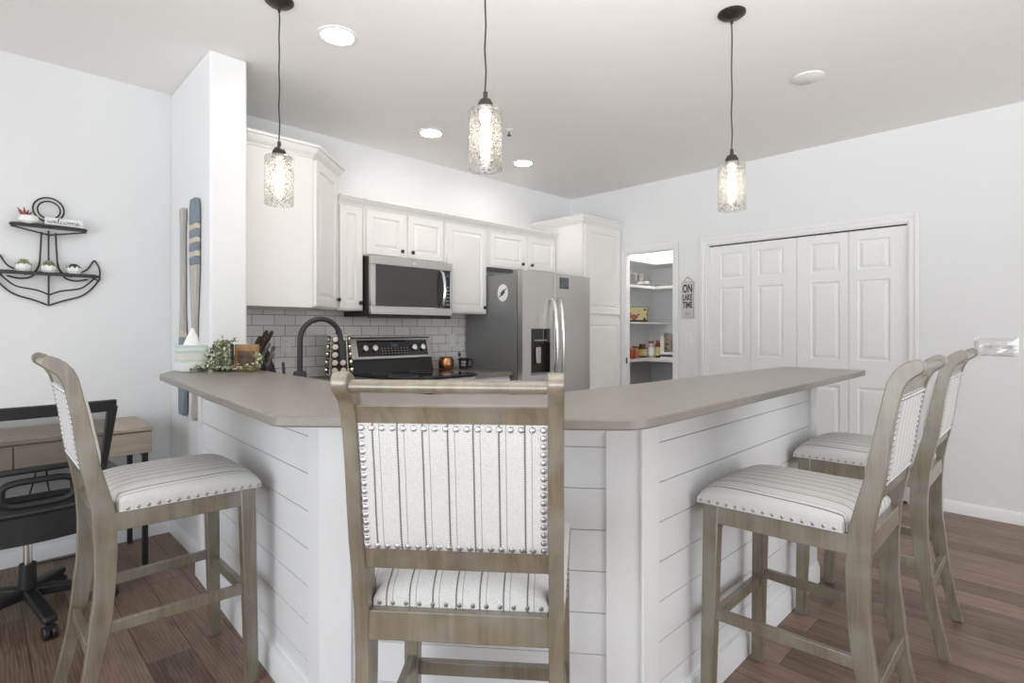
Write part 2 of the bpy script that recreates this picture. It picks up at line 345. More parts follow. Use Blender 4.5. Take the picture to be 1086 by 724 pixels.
        o = bpy.data.objects.new(name, me); COL.objects.link(o)
        if parent is not None:
            o.parent = parent
            if not local: BASE[o.name] = off
        elif loc is not None: o.location = loc
        if bevel:
            md = o.modifiers.new('bevel', 'BEVEL'); md.width = bevel; md.segments = seg; md.limit_method = 'ANGLE'; md.angle_limit = math.radians(40)
        return o

def tag(o, label, cat, group=None):
    o['label'] = label; o['category'] = cat
    if group: o['group'] = group
    return o
def thing(name, label, cat, loc=(0,0,0), rz=0.0, group=None, local=False):
    o = bpy.data.objects.new(name, None); o.empty_display_size = 0.05; COL.objects.link(o)
    o.location = loc; o.rotation_euler = (0, 0, rz)
    if not local: BASE[o.name] = tuple(loc)
    return tag(o, label, cat, group)
def struct(o): o['kind'] = 'structure'; return o
def copy_tree(o, parent=None):
    c = o.copy(); COL.objects.link(c); c.parent = parent
    for ch in list(o.children): copy_tree(ch, c)
    return c
def frame(o, u, v, n):
    o, u, v, n = Vector(o), Vector(u), Vector(v), Vector(n)
    return Matrix(((u.x,v.x,n.x,o.x),(u.y,v.y,n.y,o.y),(u.z,v.z,n.z,o.z),(0,0,0,1)))
def text_mesh(b, txt, size, M, sx=1.0, bold=0.0, ext=0.0006, align='CENTER'):
    cu = bpy.data.curves.new('lettering', 'FONT'); cu.body = txt; cu.size = size; cu.align_x = align; cu.extrude = ext; cu.offset = bold; cu.resolution_u = 3
    o = bpy.data.objects.new('lettering', cu); COL.objects.link(o)
    dg = bpy.context.evaluated_depsgraph_get(); me = bpy.data.meshes.new_from_object(o.evaluated_get(dg))
    b._add([(v.co.x*sx, v.co.y, v.co.z) for v in me.vertices], [tuple(p.vertices) for p in me.polygons], M)
    bpy.data.objects.remove(o); bpy.data.meshes.remove(me); bpy.data.curves.remove(cu)
def round_poly(poly, rad, n=5):
    out = []; k = len(poly)
    for i in range(k):
        p = Vector(poly[i]); a = (Vector(poly[i-1])-p); c = (Vector(poly[(i+1)%k])-p)
        r = rad[i] if isinstance(rad, (list, tuple)) else rad
        if r <= 0: out.append(tuple(p)); continue
        a.normalize(); c.normalize()
        s, e = p+a*r, p+c*r
        for j in range(n+1):
            t = j/n; out.append(tuple(s*(1-t)**2 + p*2*t*(1-t) + e*t*t))
    return out

# ================================================================== SETTING
WT = 0.07; HC = 2.74; XR = 4.84; YB = 3.96
struct(B().box(-3.2, 6.2, -3.4, 4.1, -0.1, 0.0).build('floor', M_FLOOR))
struct(B().box(-3.2, 6.2, -3.4, 4.1, HC, HC+0.1).build('ceiling', M_CEIL))
struct(B().box(-3.2, XR, YB, YB+0.12, 0, HC).build('wall_back', M_WALL))
# partition between desk corner and kitchen
PX0, PX1, PY0 = 0.885, 1.072, 3.165
struct(B().box(PX0, PX1, PY0, YB, 0, HC).build('wall_left', M_WALL, bevel=0.012, seg=3))
# right wall with a pantry doorway and the closet opening
PO0, PO1, PH = 2.69, 3.243, 2.06       # pantry opening
CO0, CO1, CH = 0.816, 2.349, 2.05      # closet opening
b = B()
b.box(XR, XR+WT, -3.4, CO0, 0, HC).box(XR, XR+WT, CO0, CO1, CH, HC).box(XR, XR+WT, CO1, PO0, 0, HC)
b.box(XR, XR+WT, PO0, PO1, PH, HC).box(XR, XR+WT, PO1, YB+0.12, 0, HC)
struct(b.build('wall_right', M_WALL))
# pantry shell
struct(B().box(XR+WT, 5.95, 3.55, 3.65, 0, HC).build('wall_pantry_side', M_WALL))
struct(B().box(5.85, 5.95, 2.2, 3.55, 0, HC).build('wall_pantry_back', M_WALL))
struct(B().box(XR+WT, 5.85, 2.36, 2.42, 0, HC).build('wall_pantry_near', M_WALL))
# closet shell
struct(B().box(5.5, 5.56, 0.7, 2.36, 0, HC).build('wall_closet_back', M_WALL))
struct(B().box(XR+WT, 5.5, 0.64, 0.7, 0, HC).build('wall_closet_near', M_WALL))
# casings
def casing(name, y0, y1, h, w=0.06, t=0.016):
    b = B()
    for k, (ww, tt) in enumerate(((w, t*0.6), (w*0.45, t))):
        o = 0 if k == 0 else w-ww
        b.box(XR-tt, XR, y0-o-ww, y0-o, 0, h+o+ww).box(XR-tt, XR, y1+o, y1+o+ww, 0, h+o+ww).box(XR-tt, XR, y0-o, y1+o, h+o, h+o+ww)
    b.box(XR, XR+WT, y0-0.001, y0+0.012, 0, h).box(XR, XR+WT, y1-0.012, y1+0.001, 0, h).box(XR, XR+WT, y0+0.012, y1-0.012, h-0.012, h+0.001)
    return struct(b.build(name, M_TRIM, bevel=0.003))
_c = casing('trim_1', PO0, PO1, PH, 0.052)
B().box(XR-0.002, XR+0.02, PO1-0.014, PO1-0.010, 0.915, 0.975).build('strike_plate', M_BRONZE, _c)
casing('trim_2', CO0, CO1, CH, 0.062)
struct(B().box(XR+0.02, XR+0.06, CO0+0.012, CO1-0.012, CH-0.03, CH-0.012).build('trim_3', M_DARKGAP))
# bifold closet doors: four leaves
lw = (CO1-CO0-0.024-0.012)/4
for k in range(4):
    y1 = CO1-0.014-k*(lw+0.003); hh = CH-0.035
    M = frame((XR+0.018, y1, 0.012), (0,-1,0), (0,0,1), (-1,0,0))
    pu0, pu1 = (0.105, lw-0.06) if k in (0, 2) else (0.06, lw-0.105)
    b = B().panel_slab(lw, hh, 0.032, [(pu0,pu1,0.19,0.81),(pu0,pu1,1.015,1.635),(pu0,pu1,1.715,1.945)], M, rec=0.009, ring=0.014, field=0.03)
    d = struct(b.build('door_%d' % (k+1), M_TRIM, smooth=0))
    if k in (1, 2):
        yk = y1-lw/2
        B().lathe([(0.006,0),(0.006,0.018),(0.016,0.022),(0.018,0.03),(0.012,0.036),(0,0.038)], n=16, M=frame((XR+0.018, yk, 0.92), (0,1,0), (0,0,1), (-1,0,0))).build('knob', M_TRIM, d)
# baseboards
def base_run(name, pts, nrm):
    b = B()
    (xa, ya), (xb, yb) = pts; L = math.hypot(xb-xa, yb-ya); u = ((xb-xa)/L, (yb-ya)/L, 0)
    M = frame((xa, ya, 0), u, (0,0,1), (*nrm, 0))
    b.prism([(0,0),(0.013,0),(0.013,0.06),(0.009,0.07),(0.006,0.08),(0,0.08)], 0, L, 'z', M @ Matrix(((0,0,1,0),(0,1,0,0),(1,0,0,0),(0,0,0,1))))
    return struct(b.build(name, M_TRIM))
base_run('baseboard_right', ((XR, CO0-0.062), (XR, -3.4)), (-1, 0))
base_run('baseboard_middle', ((XR, PO0-0.055), (XR, CO1+0.062)), (-1, 0))
base_run('baseboard_back', ((-3.2, YB), (PX0, YB)), (0, -1))
base_run('baseboard_left', ((PX0, YB), (PX0, PY0)), (-1, 0))
# backsplash tile
struct(B().box(PX1, 3.30, YB-0.009, YB, 0.914, 1.46).build('wall_back_tile', M_TILE))

# ================================================================== BAR
C1, C2 = (0.770, 1.645), (1.400, 0.880)
CL, CR = (0.827, 3.163), (3.03, 0.890)
TH = 0.125
BZ = 1.044
def unit(a, b): L = math.hypot(b[0]-a[0], b[1]-a[1]); return ((b[0]-a[0])/L, (b[1]-a[1])/L), L
bar = thing('breakfast_bar', 'white shiplap breakfast bar base wrapping the corner under the taupe counter', 'bar', (1.2, 1.4, 0))
# solid core just behind the boards
core = [(CL[0]+0.024, CL[1]), (C1[0]+0.022, C1[1]+0.006), (C2[0]+0.006, C2[1]+0.022), (CR[0]-0.004, CR[1]+0.022), (CR[0]-0.004, CR[1]+TH), (1.43, 1.01), (0.93, 1.70), (0.965, 3.163)]
B().prism(core, 0, BZ, 'z').build('core', M_SHIP, bar, smooth=0)
def bar_face(a, b2, trims, header, name):
    (ux, uy), L = unit(a, b2); n = (uy, -ux)           # outward for a->b going left to right as seen
    M = frame((a[0], a[1], 0), (ux, uy, 0), (0,0,1), (n[0], n[1], 0))
    t0, t1 = trims
    p = B(); zs = [0.0] + [0.914-0.1237*k for k in range(6, -1, -1)] + [BZ]
    zs[0] = 0.02
    for z0, z1 in zip(zs[:-1], zs[1:]):
        p.box(t0-0.004, L-t1+0.004, z0+0.0013, z1-0.0013, -0.024, -0.010, M)
    p.build('shiplap_panel', M_SHIP, bar, smooth=0)
    t = B()
    t.box(0, t0, 0, BZ, -0.026, 0.0, M).build('corner_board', M_TRIM, bar, bevel=0.002)
    B().box(L-t1, L, 0, BZ, -0.026, 0.0, M).build('corner_board', M_TRIM, bar, bevel=0.002)
    if header: B().box(t0, L-t1, 0.955, BZ, -0.026, -0.003, M).build('header_board', M_TRIM, bar, bevel=0.002)
    B().prism([(-0.011,0),(0.012,0),(0.012,0.075),(0.008,0.085),(0.004,0.1),(-0.011,0.103)], 0, L, 'z', M @ Matrix(((0,0,1,0),(0,1,0,0),(1,0,0,0),(0,0,0,1)))).build('baseboard', M_TRIM, bar)
bar_face(CL, C1, (0.06, 0.085), False, 'left')
bar_face(C1, C2, (0.105, 0.105), True, 'corner')
bar_face(C2, CR, (0.10, 0.10), False, 'right')
B().tube([(C2[0]-0.002, C2[1]-0.002, 0.0), (C2[0]-0.002, C2[1]-0.002, BZ)], 0.007, 10).build('corner_bead', M_TRIM, bar)
top = [(0.478,1.248),(1.022,0.645),(3.06,0.683),(3.06,1.058),(1.207,1.105),(0.945,1.38),(0.985,2.65),(0.995,3.163),(0.78,3.163),(0.70,3.05),(0.575,2.78)]
bt = B().prism(round_poly(top, [0.03,0.05,0.03,0.02,0.02,0.02,0,0,0,0.02,0.03]), 1.045, 1.07, 'z')
bc = tag(bt.build('bar_countertop', M_QUARTZ, bevel=0.004, seg=3, loc=(1.2, 1.4, 1.045)), 'long taupe stone bar top wrapping the corner above the shiplap', 'countertop')

# ================================================================== KITCHEN BASE UNITS
def knob(b_parent, p, nrm=(0,-1,0), tang=(1,0,0)):
    M = frame(p, tang, (0,0,1), nrm)
    b = B().lathe([(0.0055,0),(0.0055,0.016)], n=10, M=M)
    b.frustum((-0.011,0.011,-0.011,0.011), 0.014, (-0.014,0.014,-0.014,0.014), 0.019, M).frustum((-0.014,0.014,-0.014,0.014), 0.019, (-0.010,0.010,-0.010,0.010), 0.027, M)
    return b.build('knob', M_BLACK, b_parent, smooth=20)
def cab_door(parent, x0, x1, z0, z1, yf, kn=None, name='door', st=0.05):
    w, h = x1-x0, z1-z0
    M = frame((x0, yf, z0), (1,0,0), (0,0,1), (0,-1,0))
    d = B().panel_slab(w, h, 0.02, [(st, w-st, st, h-st)], M, rec=0.008, ring=0.012, field=0.024).build(name, M_CAB, parent, smooth=0)
    if kn: knob(d, (kn[0], yf, kn[1]))
    return d
# sink run behind the bar and counter up to the range
r1 = thing('base_cabinet', 'white base cabinet run under the sink counter behind the bar', 'cabinet', (1.25, 2.6, 0))
B().box(0.985, 1.50, 1.72, 3.15, 0.10, 0.876).build('carcass', M_CAB, r1, smooth=0)
B().box(0.99, 1.44, 1.75, 3.15, 0.0, 0.10).build('toe_kick', M_CAB, r1, smooth=0)
for y0_, y1_ in ((1.75,2.19),(2.2,2.64),(2.65,3.10)):
    Md = frame((1.52, y0_, 0.13), (0,1,0), (0,0,1), (1,0,0))
    dd = B().panel_slab(y1_-y0_, 0.72, 0.02, [(0.05,y1_-y0_-0.05,0.05,0.67)], Md).build('door', M_CAB, r1, smooth=0); knob(dd, (1.52, y0_+0.05, 0.79), (1,0,0), (0,1,0))
r1 = thing('base_cabinet', 'white corner base cabinet left of the range under the tile', 'cabinet', (1.55, 3.6, 0))
B().box(1.08, 2.045, 3.32, 3.949, 0.10, 0.876).build('carcass', M_CAB, r1, smooth=0)
B().box(1.08, 2.045, 3.38, 3.949, 0.0, 0.10).build('toe_kick', M_CAB, r1, smooth=0)
cab_door(r1, 1.56, 2.035, 0.13, 0.66, 3.30, (1.99, 0.62))
dr = B().panel_slab(0.475, 0.15, 0.02, [(0.03,0.445,0.03,0.12)], frame((1.56,3.30,0.70),(1,0,0),(0,0,1),(0,-1,0))).build('drawer', M_CAB, r1, smooth=0); knob(dr, (1.80,3.30,0.775))
tag(B().prism([(0.972,1.70),(1.54,1.70),(1.54,3.29),(2.05,3.29),(2.05,3.949),(1.075,3.949),(1.075,3.168),(0.99,3.158)], 0.878, 0.914, 'z').build('kitchen_countertop', M_QUARTZ, bevel=0.003, loc=(1.25,2.6,0.878)), 'lower taupe counter behind the bar, running to the left of the range', 'countertop')
r2 = thing('base_cabinet', 'narrow white base cabinet between the range and the refrigerator', 'cabinet', (3.04, 3.62, 0))
B().box(2.832, 3.252, 3.34, 3.949, 0.10, 0.876).build('carcass', M_CAB, r2, smooth=0)
B().box(2.84, 3.245, 3.40, 3.94, 0.0, 0.10).build('toe_kick', M_CAB, r2, smooth=0)
cab_door(r2, 2.845, 3.24, 0.13, 0.66, 3.32, (2.89, 0.62))
dr = B().panel_slab(0.395, 0.16, 0.02, [(0.03,0.365,0.03,0.13)], frame((2.845,3.32,0.695),(1,0,0),(0,0,1),(0,-1,0))).build('drawer', M_CAB, r2, smooth=0); knob(dr, (3.04,3.32,0.775))
tag(B().box(2.826, 3.257, 3.30, 3.949, 0.878, 0.914).build('kitchen_countertop', M_QUARTZ, bevel=0.003, loc=(3.04,3.6,0.878)), 'short taupe counter holding the copper pot and the mug', 'countertop')

# ================================================================== WALL CABINETS
def crown(parent, pts, z, h=0.055, out=0.045):
    # stepped profile swept along an open polyline in plan; outward is to the right of travel
    prof = [(0,0),(0.008,0),(0.012,0.012),(0.02,0.02),(out*0.75,h*0.62),(out*0.8,h*0.75),(out,h*0.8),(out,h),(0,h)]
    P = [Vector(p) for p in pts]; k = len(P); b = B(); vs = []; fs = []; n = len(prof)
    for i in range(k):
        d0 = (P[i]-P[i-1]).normalized() if i > 0 else (P[1]-P[0]).normalized()
        d1 = (P[i+1]-P[i]).normalized() if i < k-1 else d0
        n0, n1 = Vector((d0.y,-d0.x)), Vector((d1.y,-d1.x)); mm = (n0+n1); mm = mm/ (1+n0.dot(n1)) 
        for o, zz in prof: q = P[i]+mm*o; vs.append((q.x, q.y, z+zz))
    for i in range(k-1):
        for j in range(n): fs.append((i*n+j, (i+1)*n+j, (i+1)*n+(j+1)%n, i*n+(j+1)%n))
    fs.append(tuple(range(n))); fs.append(tuple(range((k-1)*n, k*n))[::-1])
    b._add(vs, fs); return b.build('crown_molding', M_CAB, parent, smooth=25)
ZB = 1.405
cc = thing('corner_wall_cabinet', 'tall white corner wall cabinet with a broad blank side beside the pillar', 'cabinet', (1.4, 3.65, ZB))
A0, A1, A2 = (1.074, 3.35), (1.525, 3.35), (1.845, 3.665)
B().prism([A0, A1, A2, (1.845,3.949), (1.074,3.949)], ZB, 2.37, 'z').build('carcass', M_CAB, cc, smooth=0)
(ux, uy), L = unit(A1, A2)
Mf = frame((A1[0]+ux*0.02+uy*0.019, A1[1]+uy*0.02-ux*0.019, ZB+0.012), (ux,uy,0), (0,0,1), (uy,-ux,0))
d = B().panel_slab(L-0.04, 0.925, 0.019, [(0.055, L-0.095, 0.055, 0.87)], Mf, rec=0.008, ring=0.012, field=0.026).build('door', M_CAB, cc, smooth=0)
knob(d, tuple(Mf @ Vector((L-0.065, 0.06, 0))), (uy,-ux,0), (ux,uy,0))
crown(cc, [A0, A1, A2, (1.845, 3.949)], 2.345, 0.075, 0.055)
def wall_cab(name, label, x0, x1, z0, doors, yf=3.63, z1=2.185, crown_pts=None):
    t = thing(name, label, 'cabinet', ((x0+x1)/2, 3.8, z0))
    B().box(x0, x1, yf+0.02, 3.949, z0, z1).build('carcass', M_CAB, t, smooth=0)
    for (a, c, kx) in doors: cab_door(t, a, c, z0+0.012, 2.155, yf, (kx, z0+0.055), st=0.05)
    crown(t, [(x0, yf+0.02), (x1, yf+0.02)], 2.168, 0.06, 0.05)
    return t
wall_cab('wall_cabinet', 'narrow white one-door wall cabinet between corner cabinet and microwave', 1.848, 2.043, ZB, [(1.856, 2.032, 2.01)])
wall_cab('wall_cabinet', 'short white two-door wall cabinet directly above the microwave', 2.046, 2.79, 1.815, [(2.066, 2.395, 2.365), (2.43, 2.775, 2.462)])
wall_cab('wall_cabinet', 'tall white one-door wall cabinet between microwave and refrigerator', 2.793, 3.262, ZB, [(2.812, 3.245, 3.215)])
wall_cab('wall_cabinet', 'wide white two-door wall cabinet above the refrigerator', 3.265, 4.196, 1.83, [(3.29, 3.735, 3.70), (3.79, 4.18, 3.825)])
tc_ = thing('pantry_cabinet', 'tall white full-height cabinet in the corner right of the refrigerator', 'cabinet', (4.52, 3.6, 0))
B().box(4.20, 4.835, 3.302, 3.949, 0.0, 2.32).build('carcass', M_CAB, tc_, smooth=0)
cab_door(tc_, 4.235, 4.815, 1.425, 2.285, 3.283, None, st=0.06)
cab_door(tc_, 4.235, 4.815, 0.12, 1.375, 3.283, None, st=0.06)
crown(tc_, [(4.20, 3.949), (4.20, 3.302), (4.835, 3.302)], 2.30, 0.075, 0.05)

# ================================================================== APPLIANCES
mw = thing('microwave', 'stainless over-the-range microwave under the short two-door cabinet', 'microwave', (2.43, 3.75, 1.36))
MX0, MX1, MZ0, MZ1, MY = 2.05, 2.795, 1.365, 1.805, 3.575
B().box(MX0, MX1, MY, 3.949, MZ0, MZ1).build('case', M_DARKW if False else M_BRONZE, mw, bevel=0.003)
B().box(MX0, MX1, MY-0.012, MY+0.03, MZ0-0.012, MZ0+0.012).build('vent_strip', M_BLACK, mw, bevel=0.002)
f = B()
f.box(MX0, MX1, MY-0.035, MY, MZ1-0.062, MZ1).box(MX0, MX1, MY-0.035, MY, MZ0+0.012, MZ0+0.075)
f.box(MX0, MX0+0.04, MY-0.035, MY, MZ0+0.075, MZ1-0.062).box(MX1-0.022, MX1, MY-0.035, MY, MZ0+0.075, MZ1-0.062)
f.build('door_frame', M_STEEL, mw, bevel=0.004)
B().box(MX0+0.04, MX1-0.135, MY-0.033, MY, MZ0+0.075, MZ1-0.062).build('window', M_DGLASS, mw, bevel=0.001)
cp = B().box(MX1-0.133, MX1-0.022, MY-0.033, MY, MZ0+0.075, MZ1-0.062).build('control_panel', M_BGLASS, mw, bevel=0.001)
kk = B()
for i in range(6):
    for j in range(3): kk.box(MX1-0.066+j*0.013, MX1-0.060+j*0.013, MY-0.0337, MY-0.033, MZ0+0.10+i*0.028, MZ0+0.108+i*0.028)
kk.build('key_marks', M_SIGNG, cp, smooth=0)
B().box(MX1-0.068, MX1-0.03, MY-0.0337, MY-0.033, MZ1-0.115, MZ1-0.09).build('clock_display', M_SCREEN, cp, smooth=0)
hx = MX1-0.118
B().tube([(hx, MY-0.033, MZ0+0.085), (hx, MY-0.062, MZ0+0.10), (hx+0.004, MY-0.078, MZ0+0.16), (hx+0.006, MY-0.083, MZ0+0.22), (hx+0.004, MY-0.078, MZ0+0.28), (hx, MY-0.062, MZ1-0.09), (hx, MY-0.033, MZ1-0.073)], 0.013, 10).build('handle', M_CHROME, mw)
B().lathe([(0.022,0),(0.022,0.001),(0,0.0012)], n=20, M=frame((2.42, MY-0.035, MZ1-0.03),(1,0,0),(0,0.0,0.45),(0,-1,0))).build('badge', M_CHROME, mw)

rg = thing('range', 'black glass-top stainless electric range with black control panel and silver knobs', 'range', (2.43, 3.6, 0))
RX0, RX1 = 2.062, 2.818
B().box(RX0, RX1, 3.30, 3.93, 0.03, 0.905).build('body', M_BLACK, rg, bevel=0.003)
B().box(RX0, RX1, 3.275, 3.30, 0.80, 0.90).build('front_trim', M_STEEL, rg, bevel=0.004)
B().box(RX0, RX1, 3.27, 3.30, 0.03, 0.22).build('storage_drawer', M_STEEL, rg, bevel=0.004)
od = B().box(RX0+0.005, RX1-0.005, 3.265, 3.30, 0.235, 0.79).build('oven_door', M_STEEL, rg, bevel=0.004)
B().box(RX0+0.10, RX1-0.10, 3.262, 3.268, 0.33, 0.66).build('window', M_BGLASS, od)
B().tube([(RX0+0.05,3.265,0.745),(RX0+0.05,3.215,0.745),(RX1-0.05,3.215,0.745),(RX1-0.05,3.265,0.745)], 0.011, 10).build('handle', M_CHROME, od)
ct = B().box(RX0-0.003, RX1+0.003, 3.255, 3.88, 0.905, 0.925).build('cooktop', M_BGLASS, rg, bevel=0.006, seg=3)
for cx, cy, rr in ((2.25,3.42,0.105),(2.63,3.42,0.085),(2.25,3.72,0.08),(2.63,3.72,0.105)): B().tube([(cx+rr*math.cos(a*math.pi/16), cy+rr*math.sin(a*math.pi/16), 0.9252) for a in range(32)], 0.0012, 4, closed=True).build('burner_ring', M_SIDE, ct)
B().prism([(3.83,0.92),(3.935,0.92),(3.935,1.20),(3.905,1.20),(3.855,1.03)], RX0, RX1, 'x').build('back_guard', M_BLACK, rg, bevel=0.002)
# tilted control console
a = Vector((0, 3.848, 1.03)); c = Vector((0, 3.896, 1.195)); v = (c-a); hgt = v.length; v.normalize(); nrm = Vector((0, -v.z, v.y))
MC = frame((RX0, a.y, a.z), (1,0,0), v, nrm); wdt = RX1-RX0
B().box(0, wdt, 0, hgt, -0.02, 0.012, MC).build('console_frame', M_STEEL, rg, bevel=0.004)
con = B().box(0.055, wdt-0.045, 0.022, hgt-0.018, 0.006, 0.0135, MC).build('control_panel', M_BGLASS, rg, bevel=0.001)
for ux_ in (0.115, 0.20, wdt-0.185, wdt-0.10):
    kb = B().lathe([(0.030,0.0),(0.030,0.005),(0.026,0.02),(0.022,0.024),(0,0.024)], (ux_, hgt*0.5, 0.0135), 20, MC).build('knob', M_CHROME, con)
    B().box(ux_-0.004, ux_+0.004, hgt*0.5-0.024, hgt*0.5+0.024, 0.034, 0.044, MC).build('grip', M_CHROME, kb, bevel=0.002)
B().box(0.36, 0.42, hgt*0.58, hgt*0.58+0.022, 0.0135, 0.0142, MC).build('clock_display', M_SCREEN, con, smooth=0)
mk = B()
for i in range(9):
    for j in range(3): mk.box(0.265+i*0.03, 0.275+i*0.03, hgt*(0.25+0.12*j), hgt*(0.25+0.12*j)+0.004, 0.0135, 0.0139, MC)
mk.build('key_marks', M_SIGNG, con, smooth=0)
B().box(RX0, RX1, 3.885, 3.93, 1.193, 1.205).build('top_cap', M_BLACK, rg, bevel=0.003)

fr = thing('refrigerator', 'stainless side-by-side refrigerator with grey sides and a water dispenser', 'refrigerator', (3.72, 3.55, 0))
FX0, FX1, FM = 3.268, 4.186, 3.672
B().box(FX0, FX1, 3.275, 3.93, 0.02, 1.745).build('case', M_SIDE, fr, bevel=0.004)
B().box(FX0+0.01, FX1-0.01, 3.255, 3.28, 0.03, 1.74).build('door_gasket', M_BLACK, fr)
fl = B()
DX0, DX1, DZ0, DZ1 = 3.372, 3.618, 0.875, 1.275
fl.box(FX0, DX0, 3.20, 3.26, 0.05, 1.765).box(DX1, FM-0.004, 3.20, 3.26, 0.05, 1.765).box(DX0, DX1, 3.20, 3.26, 0.05, DZ0).box(DX0, DX1, 3.20, 3.26, DZ1, 1.765)
fd = fl.build('freezer_door', M_STEELV, fr, smooth=0)
B().box(DX0, DX1, 3.205, 3.26, DZ1-0.125, DZ1).build('dispenser_panel', M_BGLASS, fd, bevel=0.002)
B().box(DX0, DX1, 3.245, 3.26, DZ0, DZ1-0.125).box(DX0, DX0+0.008, 3.203, 3.25, DZ0, DZ1-0.125).box(DX1-0.008, DX1, 3.203, 3.25, DZ0, DZ1-0.125).build('dispenser_recess', M_BRONZE, fd)
B().box(DX0+0.008, DX1-0.008, 3.205, 3.245, DZ0, DZ0+0.02).build('drip_tray', M_SIDE, fd)
B().box((DX0+DX1)/2-0.03, (DX0+DX1)/2+0.03, 3.225, 3.24, DZ0+0.10, DZ0+0.24).build('dispenser_paddle', M_STEEL, fd, bevel=0.003)
di = B()
for i in range(6): di.box(DX0+0.05+i*0.027, DX0+0.066+i*0.027, 3.2042, 3.205, DZ1-0.105, DZ1-0.095)
di.build('key_marks', M_SIGNG, fd, smooth=0)
rd = B().box(FM+0.004, FX1, 3.20, 3.26, 0.05, 1.765).build('fridge_door', M_STEELV, fr, bevel=0.006, seg=3)
for hx, par in ((FM-0.042, fd), (FM+0.042, rd)):
    B().tube([(hx,3.20,0.80),(hx,3.165,0.815),(hx,3.145,0.90),(hx,3.135,1.03),(hx,3.13,1.17),(hx,3.135,1.31),(hx,3.145,1.44),(hx,3.165,1.525),(hx,3.20,1.54)], 0.0155, 12).build('handle', M_CHROME, par)
hb = B().box(FX0+0.02, FX0+0.13, 3.27, 3.34, 1.765-0.02, 1.775).box(FX1-0.13, FX1-0.02, 3.27, 3.34, 1.745, 1.775); hb.build('hinge_cover', M_SIDE, fr, bevel=0.003)
B().lathe([(0.012,0),(0.012,0.002),(0,0.0025)], n=16, M=frame((4.09,3.20,1.66),(1,0,0),(0,0,1),(0,-1,0))).lathe([(0.006,0),(0.006,0.002),(0,0.0022)], n=12, M=frame((4.085,3.20,1.50),(1,0,0),(0,0,1),(0,-1,0))).build('badge', M_CHROME, rd)
# sticker on the fridge side (white oval with dark oar)
sk = thing('oval_sticker', 'white oval sticker with a dark slanted mark on the refrigerator side', 'sticker', (FX0, 3.44, 1.585))
MS = frame((FX0, 3.44, 1.585), (0,-1,0), (0,0,1), (-1,0,0))
B().lathe([(0.075,0),(0.075,0.0012),(0,0.0012)], n=32, M=MS @ Matrix.Rotation(math.radians(0), 4, 'Z') @ Matrix.Diagonal((0.85,1.0,1,1))).build('oval', M_PAPER, sk, smooth=0)
MB_ = MS @ Matrix.Rotation(math.radians(40), 4, 'Z')
B().box(-0.055,0.055,-0.006,0.006,0.0012,0.002, MB_).box(-0.025,0.025,-0.017,0.017,0.0012,0.0019, MB_).build('oar_mark', M_INK, sk, smooth=0)
M_PHOTO = mat('lake_photo', (0.10, 0.11, 0.13), 0.3, var=0.7, scale=18, stretch=(1,1,3))
mg = thing('photo_magnet', 'dark landscape photo magnet near the top of the right refrigerator door', 'magnet', (3.80, 3.198, 1.685))
B().box(3.745, 3.865, 3.1965, 3.1995, 1.635, 1.735).build('backing', M_BLACK, mg); B().box(3.750, 3.860, 3.1960, 3.1968, 1.64, 1.73).build('picture', M_PHOTO, mg, smooth=0)

# ================================================================== CEILING FIXTURES
for (x, y), lab in zip(((1.304,2.577),(2.446,3.357),(3.472,3.39)), ('round recessed ceiling light nearest the camera, beside the left pendant cord', 'round recessed ceiling light above the microwave cabinets', 'round recessed ceiling light above the refrigerator')):
    t = thing('recessed_light', lab, 'ceiling light', (x, y, HC), group='recessed kitchen lights')
    B().lathe([(0.098,0),(0.098,-0.004),(0.082,-0.007),(0.074,-0.003),(0.074,0)], (x,y,HC), 32).build('trim_ring', M_TRIM, t)
    B().lathe([(0.0,-0.0035),(0.074,-0.0035)], (x,y,HC), 32).build('lens', M_LED, t)
t = thing('ceiling_cover', 'flat round white cover plate on the ceiling near the closet', 'ceiling plate', (3.48, 1.072, HC))
B().lathe([(0.085,0),(0.085,-0.006),(0.078,-0.010),(0,-0.012)], (3.48,1.072,HC), 32).build('plate', M_PLASTIC, t)
B().lathe([(0.004,-0.011),(0.004,-0.0135),(0,-0.014)], (3.50,1.072,HC), 8).build('screw', M_PLASTIC, t)
t = thing('fire_sprinkler', 'tiny sprinkler head on the ceiling beside the middle pendant', 'sprinkler', (2.82, 2.90, HC))
B().lathe([(0.03,0),(0.03,-0.003),(0.01,-0.006),(0.008,-0.012)], (2.82,2.90,HC), 16).build('escutcheon', M_PLASTIC, t)
B().tube([(2.82,2.90,HC-0.012),(2.82,2.90,HC-0.04)], 0.004, 8).lathe([(0.016,-0.04),(0.016,-0.043),(0,-0.043)], (2.82,2.90,HC), 12).build('head', M_BRONZE, t)
